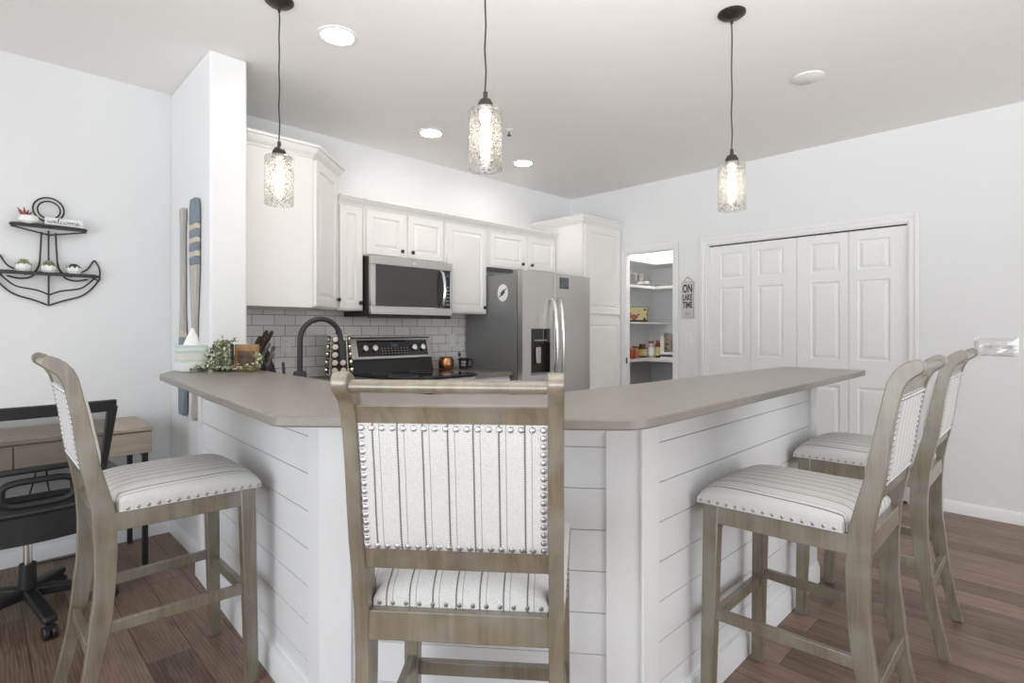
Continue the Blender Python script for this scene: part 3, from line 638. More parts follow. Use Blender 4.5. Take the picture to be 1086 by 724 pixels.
def pendant(x, y, zb, label):
    t = thing('pendant_light', label, 'pendant lamp', (x, y, HC), group='glass pendants over the bar')
    B().lathe([(0.062,0),(0.062,-0.006),(0.050,-0.016),(0.022,-0.024),(0.008,-0.028),(0.006,-0.05),(0.0,-0.05)], (x,y,HC), 28).build('canopy', M_BRONZE, t)
    zt = zb+0.215
    w = [(x+0.0016*math.sin(i*1.7), y+0.0016*math.cos(i*1.3), HC-0.04-(HC-0.04-zt-0.055)*i/14) for i in range(15)]
    B().tube(w, 0.0032, 8).build('cord', M_BLACK, t)
    B().lathe([(0.004,0.07),(0.008,0.066),(0.008,0.045),(0.02,0.038),(0.029,0.022),(0.032,0.002),(0.030,0.0)], (x,y,zt), 24).build('cap', M_BRONZE, t)
    sh = B().lathe([(0.034,0.0),(0.058,0.0),(0.0615,-0.004),(0.0615,-0.215),(0.0585,-0.215),(0.0585,-0.006),(0.034,-0.003)], (x,y,zt), 40).build('glass_shade', M_GLASS, t)
    bl = B().lathe([(0.0,-0.165),(0.007,-0.163),(0.016,-0.145),(0.020,-0.11),(0.019,-0.08),(0.013,-0.055),(0.012,-0.048)], (x,y,zt), 20).build('bulb', M_BULB, t)
    B().lathe([(0.022,0.0),(0.022,-0.03),(0.017,-0.034),(0.015,-0.05),(0,-0.05)], (x,y,zt), 20).build('socket', M_PLASTIC, t)
pendant(0.979, 2.488, 1.825, 'glass cylinder pendant hanging in front of the corner wall cabinet')
pendant(1.322, 1.483, 1.842, 'glass cylinder pendant hanging over the bar corner, its canopy out of frame')
pendant(2.522, 1.104, 1.822, 'glass cylinder pendant hanging in front of the closet wall')

# ================================================================== BAR STOOLS
FR = [(.512,0),(.487,.11),(.462,.22),(.446,.3),(.432,.385),(.423,.5),(.420,.6),(.427,.71),(.444,.78),(.463,.85),(.476,.92),(.491,1.0),(.507,1.08),(.516,1.12),(.527,1.145),(.545,1.168),(.563,1.18),(.580,1.187)]
RE = [(.591,1.184),(.598,1.176),(.600,1.165),(.595,1.153),(.581,1.142),(.567,1.130),(.557,1.112),(.550,1.09),(.543,1.06),(.531,.99),(.522,.913),(.513,.85),(.498,.78),(.485,.705),(.478,.6),(.478,.5),(.481,.44),(.488,.385),(.496,.3),(.506,.22),(.527,.11),(.55,0)]
def interp(tab, z):
    tab = sorted([(c, a) for a, c in tab])
    for (z0, a0), (z1, a1) in zip(tab[:-1], tab[1:]):
        if z0 <= z <= z1: return a0 if z1 == z0 else a0+(a1-a0)*(z-z0)/(z1-z0)
    return tab[-1][1]
FRt = [p for p in FR if p[1] <= 1.121]; REt = [p for p in RE if p[1] <= 1.131]
fv = lambda z: .22-interp(FRt, z)
rv = lambda z: .22-interp(REt, z)
HF, HB = 0.2275, 0.210
PW = 0.03
def make_stool():
    root = thing('bar_stool', '', 'bar stool', local=True, group='bar stools around the counter')
    post = [(.22-v, z) for v, z in FR+RE]
    for s in (-1, 1):
        B().prism(post, s*HB, s*(HB-PW), 'x').build('back_post', M_STOOL, root, bevel=0.003, local=True, smooth=48)
        xo = s*HF
        def sq(w, d, yf): return (min(xo, xo-s*w), max(xo, xo-s*w), yf-d, yf)
        xo = s*HF; top_ = sq(0.042, 0.050, 0.204); xo = s*(HF+0.004); bot_ = sq(0.036, 0.040, 0.214)
        B().frustum(bot_, 0, top_, 0.697).build('front_leg', M_STOOL, root, bevel=0.003, local=True)
    sf = B()
    sf.box(-HF+0.04, HF-0.04, 0.172, 0.200, 0.640, 0.697)
    sf.box(-HB+PW-0.002, HB-PW+0.002, rv(0.67)+0.004, rv(0.67)+0.030, 0.640, 0.700)
    for s in (-1, 1):
        ya, yb = 0.165, fv(0.67)-0.01
        xa, xb = s*(HF-0.002), s*(HB-0.001)
        q = [(xa, ya), (xb, yb), (xb-s*0.024, yb), (xa-s*0.024, ya)]
        sf.prism(q, 0.640, 0.697, 'z')
    sf.build('seat_frame', M_STOOL, root, bevel=0.002, local=True)
    # stretchers
    for s in (-1, 1):
        ya, yb = 0.175, fv(0.34)-0.012
        xa, xb = s*(HF-0.008), s*(HB-0.006)
        B().prism([(xa, ya), (xb, yb), (xb-s*0.02, yb), (xa-s*0.02, ya)], 0.325, 0.360, 'z').build('stretcher', M_STOOL, root, bevel=0.002, local=True)
    B().box(-HF+0.036, HF-0.036, 0.180, 0.202, 0.295, 0.332).build('stretcher', M_STOOL, root, bevel=0.002, local=True)
    B().box(-HB+PW-0.002, HB-PW+0.002, -0.272, -0.250, 0.245, 0.285).build('stretcher', M_STOOL, root, bevel=0.002, local=True)
    # back rails follow the lean of the posts
    def rail(z0, z1, t0, t1):
        b = B(); xi = HB-PW+0.002
        vs = []; N = 4
        for i in range(N+1):
            z = z0+(z1-z0)*i/N
            vs += [(-xi, rv(z)+t0, z), (xi, rv(z)+t0, z), (xi, fv(z)-t1, z), (-xi, fv(z)-t1, z)]
        fs = [(3,2,1,0), (4*N, 4*N+1, 4*N+2, 4*N+3)]
        for i in range(N):
            for j in range(4): fs.append((4*i+j, 4*i+(j+1)%4, 4*i+4+(j+1)%4, 4*i+4+j))
        b._add(vs, fs); return b
    rail(1.085, 1.122, 0.006, 0.004).build('top_rail', M_STOOL, root, bevel=0.002, local=True)
    rail(0.792, 0.836, 0.006, 0.006).build('lower_rail', M_STOOL, root, bevel=0.002, local=True)
    B().tube([(-HB+0.012, .22-.579, 1.160), (HB-0.012, .22-.579, 1.160)], 0.012, 14).build('top_rod', M_STOOL, root, local=True)
    # seat cushion
    def seat(u, v):
        p, q = 2*u-1, 2*v-1            # p across, q front(+1)
        y = 0.0 + (0.222 if q > 0 else 0.238)*q
        hw = (HF+0.004) + (HB+0.002-HF-0.004)*(1-v)
        if y < fv(0.72)+0.004:          # between the posts
            hw = min(hw, HB-PW-0.002)
        x = p*hw
        e = max(0.0, (1-abs(p)**5)*(1-abs(q)**5))
        return (x, y, 0.714 + 0.056*e**0.42 + 0.006*(1-p*p)*(1-q*q))
    nu, nv = 30, 30
    def warp(t): return 0.5-0.5*math.cos(math.pi*t)
    b = B(); b.grid(lambda u, v: seat(warp(u), warp(v)), nu, nv)
    rim = [i for i in range(nu+1)] + [(j)*(nu+1)+nu for j in range(1, nv+1)] + [nv*(nu+1)+i for i in range(nu-1, -1, -1)] + [j*(nu+1) for j in range(nv-1, 0, -1)]
    k = len(b.v); R = len(rim)
    b.v += [(b.v[i][0], b.v[i][1], 0.6975) for i in rim]
    b.f += [(rim[(i+1)%R], rim[i], k+i, k+(i+1)%R) for i in range(R)]; b.f.append(tuple(range(k, k+R))); b.mi += [0]*(R+1)
    cu = b.build('seat', M_LINEN, root, local=True, smooth=60)
    rows = []
    def row(): rows.append(B())
    def nail(p, n_): rows[-1].ball((p[0]+n_[0]*0.001, p[1]+n_[1]*0.001, p[2]+n_[2]*0.001), 0.006, 8, 4, sc=tuple(1-0.55*abs(c) for c in n_))
    ns_ = 15
    for s in (-1, 1):
        row()
        for i in range(ns_):
            t = i/(ns_-1); y = 0.21-0.385*t; v = (y/0.238+1)/2 if y < 0 else (y/0.222+1)/2
            hw = (HF+0.004) + (HB+0.002-HF-0.004)*(1-v)
            nail((s*hw, y, 0.7065), (1,0,0))
    row()
    for i in range(17): nail((-HF+0.01+i*(2*HF-0.02)/16, 0.222, 0.7065), (0,1,0))
    row()
    for i in range(13): nail((-HB+PW+0.015+i*(2*(HB-PW)-0.03)/12, -0.238, 0.7065), (0,1,0))
    for q_ in rows: q_.build('nail_trim', M_NAIL, cu, local=True)
    rows.clear()
    # back cushion
    Z0, Z1, XI = 0.834, 1.087, HB-PW+0.001
    def bk(side):
        def fn(u, v):
            u, v = warp(u), warp(v); p, q = 2*u-1, 2*v-1; z = Z0+(Z1-Z0)*v
            e = max(0.0, (1-abs(p)**6)*(1-abs(q)**6))
            if side < 0: y = rv(z)+0.006-0.008*e**0.5; x = p*XI
            else: y = fv(z)-0.006+0.022*e**0.45; x = -p*XI
            return (x, y, z)
        return fn
    b = B().grid(bk(-1), 20, 20).grid(bk(1), 20, 20)
    def rimi(k0): return [k0+i for i in range(21)] + [k0+j*21+20 for j in range(1,21)] + [k0+20*21+i for i in range(19,-1,-1)] + [k0+j*21 for j in range(19,0,-1)]
    ra = rimi(0); rbk = rimi(441)
    mp_ = {i: min(rbk, key=lambda q: (b.v[q][0]-b.v[i][0])**2 + (b.v[q][2]-b.v[i][2])**2) for i in ra}
    for i in range(len(ra)):
        i0, i1 = ra[i], ra[(i+1) % len(ra)]; b.f.append((i1, i0, mp_[i0], mp_[i1])); b.mi.append(0)
    bc_ = b.build('back_cushion', M_LINEN, root, local=True, smooth=60)
    q = 0.009
    for z in (Z0+q, Z1-q):
        row()
        for i in range(18): nail((-XI+q+i*(2*XI-2*q)/17, rv(z)-0.0005, z), (0,1,0))
    for s in (-1, 1):
        row()
        for i in range(1, 15):
            z = Z0+q+i*(Z1-Z0-2*q)/15; nail((s*(XI-q), rv(z)-0.0005, z), (0,1,0))
    for q_ in rows: q_.build('nail_trim', M_NAIL, bc_, local=True)
    return root
stool = make_stool()
places = [((0.519, 2.276), 0.0, 'wooden bar stool nearest the desk, tucked under the left side of the bar'),
          ((0.880, 1.018), 40.6, 'wooden bar stool seen from directly behind, tucked under the bar corner'),
          ((1.933, 0.640), 90.7, 'wooden bar stool nearer the camera of the two along the right side of the bar'),
          ((2.850, 0.648), 90.8, 'wooden bar stool nearest the closet, its seat partly hidden behind another stool')]
for i, ((x, y), deg, lab) in enumerate(places):
    o = stool if i == 0 else copy_tree(stool)
    o.location = (x, y, 0); o.rotation_euler = (0, 0, math.radians(deg-90)); o['label'] = lab

# ================================================================== DESK CORNER
dk = thing('desk', 'pale wood desk with drawers and black metal legs against the back wall', 'desk', (-0.05, 3.7, 0))
DX0_, DX1_, DY0, DY1 = -0.80, 0.69, 3.455, 3.935
B().box(DX0_, DX1_, DY0, DY1, 0.725, 0.745).build('desktop', M_DESK, dk, bevel=0.002)
B().box(DX0_+0.004, DX1_-0.004, DY0+0.02, DY1-0.004, 0.605, 0.724).build('apron', M_DESK, dk, bevel=0.001)
for x0, x1 in ((0.135, DX1_-0.006), (-0.60, 0.130), (DX0_+0.006, -0.605)):
    B().box(x0, x1, DY0+0.003, DY0+0.020, 0.607, 0.718).build('drawer', M_DESK, dk, bevel=0.002)
for x in (DX0_+0.03, DX1_-0.03):
    for y in (DY0+0.045, DY1-0.03): B().box(x-0.0125, x+0.0125, y-0.0125, y+0.0125, 0, 0.604).build('leg', M_BLACK, dk)
B().box(DX0_+0.02, DX0_+0.045, DY0+0.05, DY1-0.04, 0.57, 0.604).box(DX1_-0.042, DX1_-0.018, DY0+0.05, DY1-0.04, 0.585, 0.604).build('side_rail', M_BLACK, dk)

# office chair, its back to the camera
oc = thing('office_chair', 'black mesh-back swivel office chair pulled up to the desk', 'office chair', (0.17, 3.22, 0), math.radians(4), local=True)
HY = -0.255      # local y of the back
pts = []
bx, bz0, bz1 = 0.245, 0.52, 0.955
def back_y(x, z): return HY + 0.30*x*x - 0.10*(z-0.5)
fr_ = []
for i in range(41):
    a = 2*math.pi*i/40
    x = 0.245*math.copysign(abs(math.cos(a))**0.22, math.cos(a)); z = 0.735+0.215*math.copysign(abs(math.sin(a))**0.22, math.sin(a))
    x *= 0.86+0.14*(z-0.52)/0.43
    fr_.append((x, back_y(x, z), z))
fb = B()
def strip(p, q, w0, w1, n=14, th=0.022):   # curved flat bar from p=(x,z) to q, width across
    vs = []; fs = []
    d = Vector((q[0]-p[0], q[1]-p[1])).normalized(); nn = Vector((-d.y, d.x))
    for i in range(n+1):
        t = i/n; w = (w0+(w1-w0)*t)/2; x = p[0]+(q[0]-p[0])*t; z = p[1]+(q[1]-p[1])*t
        for s_, o_ in ((-1,-th/2),(1,-th/2),(1,th/2),(-1,th/2)):
            xx, zz = x+nn.x*w*s_, z+nn.y*w*s_; vs.append((xx, back_y(xx, zz)+o_, zz))
    for i in range(n):
        for j in range(4): fs.append((4*i+j, 4*i+(j+1)%4, 4*i+4+(j+1)%4, 4*i+4+j))
    fs += [(3,2,1,0), (4*n,4*n+1,4*n+2,4*n+3)]; fb._add(vs, fs)
strip((-0.262,0.932),(0.262,0.932),0.05,0.05); strip((-0.248,0.93),(-0.205,0.54),0.04,0.02); strip((0.248,0.93),(0.205,0.54),0.04,0.02); strip((-0.215,0.545),(0.215,0.545),0.03,0.03)
fb.build('back_frame', M_BLACK, oc, local=True, bevel=0.004)
B().grid(lambda u, v: ((2*u-1)*0.238*(0.86+0.14*v), back_y((2*u-1)*0.238, 0.53+0.41*v)+0.008, 0.53+0.41*v), 12, 10).build('mesh_back', M_NET, oc, local=True)
# moulded lumbar brace with looped cut-outs
lb = B()
def loop(x0, x1, z0, z1, r):
    p = []
    for i in range(28):
        a = 2*math.pi*i/28
        x = (x0+x1)/2+(x1-x0)/2*math.copysign(abs(math.cos(a))**0.5, math.cos(a)); z = (z0+z1)/2+(z1-z0)/2*math.copysign(abs(math.sin(a))**0.5, math.sin(a))
        p.append((x, back_y(x, z)-0.014, z))
    lb.tube(p, r, 8, closed=True)
loop(-0.215, 0.215, 0.52, 0.70, 0.014); loop(-0.115, 0.115, 0.555, 0.655, 0.014)
for s in (-1, 1):
    lb.tube([(s*0.115, back_y(.115,.6)-0.014, 0.60), (s*0.15, back_y(.15,.56)-0.014, 0.56), (s*0.165, back_y(.16,.53)-0.014, 0.525)], 0.014, 8)
lb.build('lumbar_brace', M_BLACK, oc, local=True)
# lower back shell joining to the seat
def shell(u, v):
    x = (2*u-1)*0.235; z = 0.40+0.17*v
    return (x, back_y(x, z)-0.012-0.03*(1-v)*(1-(2*u-1)**2)+ (0.0), z)
sb = B().grid(shell, 14, 8); k = len(sb.v); sb.grid(lambda u, v: tuple(Vector(shell(1-u, v))+Vector((0,0.03,0))), 14, 8)
sb.build('back_shell', M_BLACK, oc, local=True)
def cush(u, v):
    p, q = 2*u-1, 2*v-1; e = max(0, (1-p**6)*(1-q**6))
    return (p*0.245, q*0.235+0.02, 0.455+0.04*e**0.4)
sc_ = B().grid(cush, 20, 20).box(-0.24, 0.24, -0.21, 0.25, 0.40, 0.457)
sc_.build('seat', M_BLACK, oc, local=True, bevel=0.01)
B().box(-0.10, 0.10, -0.12, 0.12, 0.36, 0.40).build('tilt_mechanism', M_BLACK, oc, local=True, bevel=0.01)
for s in (-1, 1):
    ar = B().tube([(s*0.16,-0.02,0.39),(s*0.27,-0.03,0.40),(s*0.285,-0.05,0.46),(s*0.28,-0.06,0.60)], [0.014]*4, 8)
    ao = ar.build('armrest', M_BLACK, oc, local=True)
    B().box(s*0.28-0.03, s*0.28+0.03, -0.20, 0.09, 0.60, 0.63).build('arm_pad', M_BLACK, ao, local=True, bevel=0.012)
B().tube([(0,0,0.36),(0,0,0.22)], 0.016, 14).build('gas_lift', M_CHROME, oc, local=True)
B().tube([(0,0,0.235),(0,0,0.09)], [0.03,0.034], 16).build('lift_cover', M_BLACK, oc, local=True)
for i in range(5):
    a = math.radians(-84+72*i); c, s_ = math.cos(a), math.sin(a)
    M = frame((0,0,0), (c,s_,0), (-s_,c,0), (0,0,1))
    lg = B().prism([(0.02,0.13),(0.02,0.085),(0.10,0.085),(0.29,0.066),(0.315,0.066),(0.315,0.09),(0.29,0.098),(0.10,0.125)], -0.024, 0.024, 'y', M).build('base_leg', M_BLACK, oc, local=True, bevel=0.008)
    cw = B()
    for o_ in (-0.014, 0.014): cw.lathe([(0.0,-0.010),(0.024,-0.010),(0.027,-0.006),(0.027,0.006),(0.024,0.010),(0,0.010)], n=16, M=M @ frame((0.30, o_, 0.0275), (1,0,0), (0,0,1), (0,-1,0)))
    cw.tube([(0.30,0,0.03),(0.30,0,0.07)], 0.008, 8, M=M).box(0.285,0.32,-0.012,0.012,0.04,0.062,M).build('caster', M_BLACK, lg, local=True)
# cables on the wall under the desk
for pts, lab in (([(-0.45,3.93,0.05),(-0.2,3.935,0.06),(0.0,3.935,0.09),(0.12,3.935,0.17),(0.20,3.93,0.33),(0.24,3.90,0.50),(0.25,3.86,0.60)], 'black cable hanging from the left part of the desk to the floor'),
                 ([(0.28,3.90,0.595),(0.29,3.925,0.42),(0.33,3.935,0.26),(0.42,3.935,0.12),(0.50,3.925,0.03),(0.52,3.90,0.008),(0.40,3.88,0.007),(0.2,3.89,0.007)], 'black cable curving down behind the desk to the baseboard')):
    P = [Vector(p) for p in pts]; Q = []
    for i in range(len(P)-1):
        p0, p1, p2, p3 = P[max(i-1,0)], P[i], P[i+1], P[min(i+2,len(P)-1)]
        for j in range(6):
            t = j/6; Q.append(0.5*((2*p1)+(-p0+p2)*t+(2*p0-5*p1+4*p2-p3)*t*t+(-p0+3*p1-3*p2+p3)*t**3))
    Q.append(P[-1])
    tag(B().tube(Q, 0.004, 6).build('power_cable', M_BLACK, loc=tuple(P[0])), lab, 'cable')

# ================================================================== WALL DECOR
# anchor shelf
an = thing('anchor_shelf', 'dark wire anchor-shaped wall shelf holding potted succulents', 'wall shelf', (0.30, 3.95, 1.4))
YA = 3.945; rw = 0.0042
def w3(p, y=YA): return [(a, y, c) for a, c in p]
def smooth_path(p, n=6):
    P = [Vector(q) for q in p]; Q = []
    for i in range(len(P)-1):
        p0, p1, p2, p3 = P[max(i-1,0)], P[i], P[i+1], P[min(i+2,len(P)-1)]
        for j in range(n):
            t = j/n; Q.append(0.5*((2*p1)+(-p0+p2)*t+(2*p0-5*p1+4*p2-p3)*t*t+(-p0+3*p1-3*p2+p3)*t**3))
    Q.append(P[-1]); return Q
def ring(cx, cz, rx, rz, y): return [(cx+rx*math.cos(2*math.pi*i/32), y, cz+rz*math.sin(2*math.pi*i/32)) for i in range(32)]
B().tube(ring(0.295, 1.925, 0.066, 0.066, YA), rw, 8, closed=True).tube(ring(0.295, 1.92, 0.048, 0.048, YA-0.02), rw, 8, closed=True).build('ring', M_WIRE, an)
st = B()
for s in (-1, 1):
    st.tube(smooth_path(w3([(0.295+s*0.03,1.80),(0.295+s*0.034,1.70),(0.295+s*0.04,1.62),(0.295+s*0.06,1.58),(0.295+s*0.10,1.562)])), rw, 8)
st.tube(w3([(0.295,1.81),(0.295,1.40)]), rw, 8)
st.build('shank', M_WIRE, an)
def shelf(x0, x1, z, dep, name):
    b = B().prism([(x0, YA), (x1, YA), (x1-0.01, YA-dep*0.72), ((x0+x1)/2, YA-dep), (x0+0.01, YA-dep*0.72)], z-0.006, z, 'z')
    b.tube([(x0, YA, z+0.012), (x1, YA, z+0.012)], 0.003, 6)
    b.tube(smooth_path([(x0, YA, z), (x0+0.01, YA-dep*0.72, z), ((x0+x1)/2, YA-dep-0.002, z), (x1-0.01, YA-dep*0.72, z), (x1, YA, z)]), 0.0065, 6)
    return b.build(name, M_WIRE, an)
shelf(0.142, 0.452, 1.826, 0.085, 'upper_shelf')
B().tube([(0.142, YA-0.05, 1.812), (0.295, YA-0.03, 1.782), (0.452, YA-0.05, 1.812)], rw, 6).tube([(0.142,YA,1.826),(0.142,YA-0.055,1.81)], rw, 6).tube([(0.452,YA,1.826),(0.452,YA-0.055,1.81)], rw, 6).build('shelf_brace', M_WIRE, an)
shelf(0.085, 0.505, 1.568, 0.085, 'lower_shelf')
fk = B()
for s in (-1, 1):
    X = lambda d: 0.295+s*d
    fk.tube(smooth_path(w3([(X(0),1.398),(X(0.06),1.425),(X(0.14),1.455),(X(0.19),1.50),(X(0.225),1.555)])), rw, 8)
    fk.tube(smooth_path(w3([(X(0),1.455),(X(0.05),1.478),(X(0.13),1.495),(X(0.17),1.525),(X(0.20),1.56)], YA-0.03)), rw, 8)
    fk.tube(smooth_path(w3([(X(0.14),1.59),(X(0.17),1.61),(X(0.195),1.655),(X(0.205),1.66),(X(0.225),1.62),(X(0.228),1.575),(X(0.222),1.55),(X(0.19),1.565)])), rw, 8)
    fk.tube(smooth_path(w3([(X(0.06),1.565),(X(0.08),1.548),(X(0.12),1.54),(X(0.17),1.552)])), rw, 8)
fk.build('fluke', M_WIRE, an)
def rosette(b, c, r, n, h):
    for ring_ in range(3):
        for i in range(n):
            a = 2*math.pi*(i+0.5*ring_)/n; rr = r*(1-0.3*ring_); up = h*(0.35+0.4*ring_)
            tip = Vector((c[0]+rr*math.cos(a), c[1]+rr*math.sin(a), c[2]+up)); base = Vector((c[0]+0.2*rr*math.cos(a), c[1]+0.2*rr*math.sin(a), c[2]))
            b.tube([base, base.lerp(tip, 0.55), base.lerp(tip, 0.9), tip], [0.003, r*0.22, r*0.15, 0.001], 6)
for x, lab, lf, sz in ((0.19, 'white cup of grey-green succulent, first on the lower anchor shelf', M_LEAF2, 0.030), (0.292, 'white cup of bright green succulent in the middle of the lower anchor shelf', M_LEAF, 0.030), (0.40, 'white cup of low dark succulent at the free end of the lower anchor shelf', mat('dark_succulent', (0.045,0.06,0.04), 0.6, var=0.3, scale=50), 0.022)):
    t = thing('potted_succulent', lab, 'potted plant', (x, 3.90, 1.569), group='cups on the lower anchor shelf')
    B().lathe([(0.0,0),(0.022,0.0),(0.034,0.022),(0.031,0.046),(0.027,0.046),(0.025,0.038),(0,0.038)], (x,3.90,1.569), 8, a0=x*9).build('cup', M_WHITE, t, smooth=10)
    b = B(); rosette(b, (x,3.90,1.606), 0.034, 8, sz); b.build('leaves', lf, t)
t = thing('potted_succulent', 'round white bowl with a spiky red succulent on the upper anchor shelf', 'potted plant', (0.21, 3.895, 1.827))
B().lathe([(0.0,0),(0.025,0.0),(0.042,0.014),(0.044,0.028),(0.036,0.044),(0.03,0.044),(0.03,0.036),(0,0.036)], (0.21,3.888,1.827), 24).build('bowl', M_WHITE, t)
b = B()
for i in range(11):
    a = 2*math.pi*i/11; l = 0.03+0.012*random.random()
    c0 = Vector((0.195,3.895,1.86)); tip = c0+Vector((l*math.cos(a)*0.9, l*math.sin(a)*0.6, 0.035+0.02*random.random()))
    b.tube([c0, c0.lerp(tip,0.6), tip], [0.005,0.0055,0.001], 6)
b.build('leaves', M_RED, t)
t = thing('welcome_sign', 'small white block sign with handwritten welcome on the upper anchor shelf', 'sign', (0.36, 3.885, 1.827))
MW = frame((0.275, 3.878, 1.8275), (0.995,0.08,0), (0,0,1), (0.08,-0.995,0))
B().box(0, 0.165, 0, 0.047, -0.018, 0, MW).build('block', M_PAPER, t, bevel=0.001)
S_ = [ [(0,5),(1,0),(2.2,4),(3.2,0),(4.4,5),(5,4.6),(5.6,2.4),(7.2,3.2),(7.4,4.6),(6.2,5),(5.4,3),(6.2,0.3),(7.8,0.6),(9,3.5),(10,9),(9.4,10),(8.8,7),(9,1.2),(9.8,0.2),(11,1.2)],
       [(13.2,4.2),(12.2,5),(11,3.2),(11.2,0.8),(12.4,0),(13.8,1),(14.6,3.6),(15.6,5),(14.4,3.4),(14.6,0.6),(15.8,0),(17,1.6),(17,4),(15.8,5),(16.6,4.2),(18.4,4.6),(18.8,0),(19,3.4),(20.2,5),(20.9,4),(21,0),(21.2,3.4),(22.4,5),(23.2,4),(23.2,1),(23.8,0.2),(24.8,1.6),(26.6,3.2),(26.6,4.7),(25.4,5),(24.7,3),(25.4,0.3),(27,0.4),(28.4,2)] ]
b = B()
for st_ in S_: b.tube(smooth_path([(0.010+x*0.0051, 0.0165+z*0.0028, 0.0005) for x, z in st_], 5), 0.00125, 5, M=MW)
b.build('lettering', M_INK, t)
# paddles on the partition
def paddle(y, prof, cuts, label):
    t = thing('paddle', label, 'paddle', (PX0, y, 0.76))
    def part(name, za, zb, m):
        P = [p for p in prof if za < p[1] < zb]
        def wv(z):
            for (w0,z0),(w1,z1) in zip(prof[:-1], prof[1:]):
                if min(z0,z1) <= z <= max(z0,z1): return w0+(w1-w0)*(z-z0)/(z1-z0) if z1 != z0 else w0
            return prof[-1][0]
        P = [(wv(za), za)] + P + [(wv(zb), zb)]
        poly = [(y-w, z) for w, z in P] + [(y+w, z) for w, z in P[::-1]]
        B().prism(poly, PX0-0.030, PX0-0.006, 'x').build(name, m, t, bevel=0.004)
    for nm, za, zb, m in cuts: part(nm, za, zb, m)
    B().box(PX0-0.008, PX0, y-0.012, y+0.012, 1.15, 1.19).build('wall_bracket', M_BLACK, t)
paddle(3.61, [(0.045,0.77),(0.055,0.80),(0.058,1.05),(0.045,1.22),(0.022,1.36),(0.020,1.85),(0.03,1.92),(0.034,1.955),(0.024,1.97)], [('blade',0.77,1.22,M_BLUE),('stripe',1.22,1.26,M_CREAMP),('shaft',1.26,1.97,M_DRIFT)], 'weathered paddle hung blade down with a blue blade, nearer the back wall')
paddle(3.375, [(0.026,0.765),(0.036,0.785),(0.03,0.82),(0.021,0.88),(0.021,1.30),(0.045,1.45),(0.062,1.60),(0.066,1.90),(0.060,1.95),(0.045,1.985)], [('shaft',0.765,1.62,M_DRIFT),('stripe',1.62,1.665,M_BLUE),('stripe',1.665,1.695,M_CREAMP),('stripe',1.695,1.74,M_BLUE),('stripe',1.74,1.77,M_CREAMP),('stripe',1.77,1.815,M_BLUE),('stripe',1.815,1.845,M_CREAMP),('blade',1.845,1.985,M_BLUE)], 'paddle hung blade up with a blue tip and striped blade, nearer the pillar edge')
# ON LAKE TIME sign
t = thing('lake_sign', 'narrow hanging wall sign reading ON LAKE TIME beside the pantry door', 'sign', (XR, 2.538, 1.38))
SY0, SY1, SZ0, SZ1 = 2.475, 2.602, 1.375, 1.725
B().box(XR-0.012, XR-0.002, SY0, SY1, SZ0, SZ1).build('frame', M_DRIFT, t, bevel=0.001)
B().box(XR-0.0135, XR-0.010, SY0+0.006, SY1-0.006, SZ0+0.006, SZ1-0.006).build('board', M_SIGNG, t)
b = B(); yc = (SY0+SY1)/2
for txt, z, sz, sx in (('ON', 1.615, 0.083, 1), ('LAKE', 1.543, 0.061, 1), ('TIME', 1.472, 0.060, 1)):
    k0 = len(b.v); text_mesh(b, txt, 0.1, Matrix.Identity(4), 1.0, 0.0035)
    xs = [p[0] for p in b.v[k0:]]; ys = [p[1] for p in b.v[k0:]]; x0_, x1_, y0_, y1_ = min(xs), max(xs), min(ys), max(ys)
    for i in range(k0, len(b.v)):
        p = b.v[i]; b.v[i] = (XR-0.0135-p[2], yc-((p[0]-x0_)/(x1_-x0_)-0.5)*0.097, z+(p[1]-y0_)/(y1_-y0_)*sz)
b.build('lettering', M_INK, t, smooth=0)
cr = B()
for s in (-1, 1): cr.tube([(XR-0.014, yc-s*0.028, 1.437), (XR-0.014, yc+s*0.026, 1.398)], 0.0016, 5).tube([(XR-0.014, yc+s*0.004, 1.43), (XR-0.014, yc+s*0.008, 1.40)], 0.0012, 5)
cr.build('crossed_paddles_mark', mat('faded_ink', (0.25,0.25,0.26), 0.7, var=0.1), t)
B().tube([(XR-0.007, SY1-0.02, SZ1), (XR-0.007, yc, SZ1+0.045), (XR-0.007, SY0+0.02, SZ1)], 0.004, 6).build('rope', M_AMBER, t)
# switch plates
def plate(name, label, cat, M, w, h, kind, n=1):
    t = thing(name, label, cat, tuple(M @ Vector((0,0,0))))
    B().box(-w/2, w/2, -h/2, h/2, 0, 0.006, M).build('cover_plate', M_PLASTIC, t, bevel=0.002)
    for i in range(n):
        c = -w/2 + w*(i+0.5)/n
        if kind == 'switch':
            B().box(c-0.016, c+0.016, -0.033, 0.033, 0.006, 0.009, M).build('rocker', M_PLASTIC, t, bevel=0.001)
        elif kind == 'toggle':
            B().box(c-0.005, c+0.005, -0.012, 0.012, 0.006, 0.0075, M).frustum((c-0.004,c+0.004,-0.002,0.010), 0.0075, (c-0.003,c+0.003,0.008,0.014), 0.018, M).build('toggle', M_PLASTIC, t)
        else:
            o_ = B()
            for zz in (-0.02, 0.02): o_.prism(round_poly([(c-0.017,zz-0.014),(c+0.017,zz-0.014),(c+0.017,zz+0.014),(c-0.017,zz+0.014)], 0.008), 0.006, 0.008, 'z', M)
            fo = o_.build('socket', M_PLASTIC, t); sl = B()
            for zz in (-0.02, 0.02): sl.box(c-0.008, c-0.006, zz-0.003, zz+0.006, 0.008, 0.0083, M).box(c+0.006, c+0.008, zz-0.003, zz+0.006, 0.008, 0.0083, M)
            sl.build('slots', M_BLACK, fo, smooth=0)
    return t
MR = lambda y, z: frame((XR, y, z), (0,-1,0), (0,0,1), (-1,0,0))
MBK = lambda x, z: frame((x, YB-0.009, z), (1,0,0), (0,0,1), (0,-1,0))
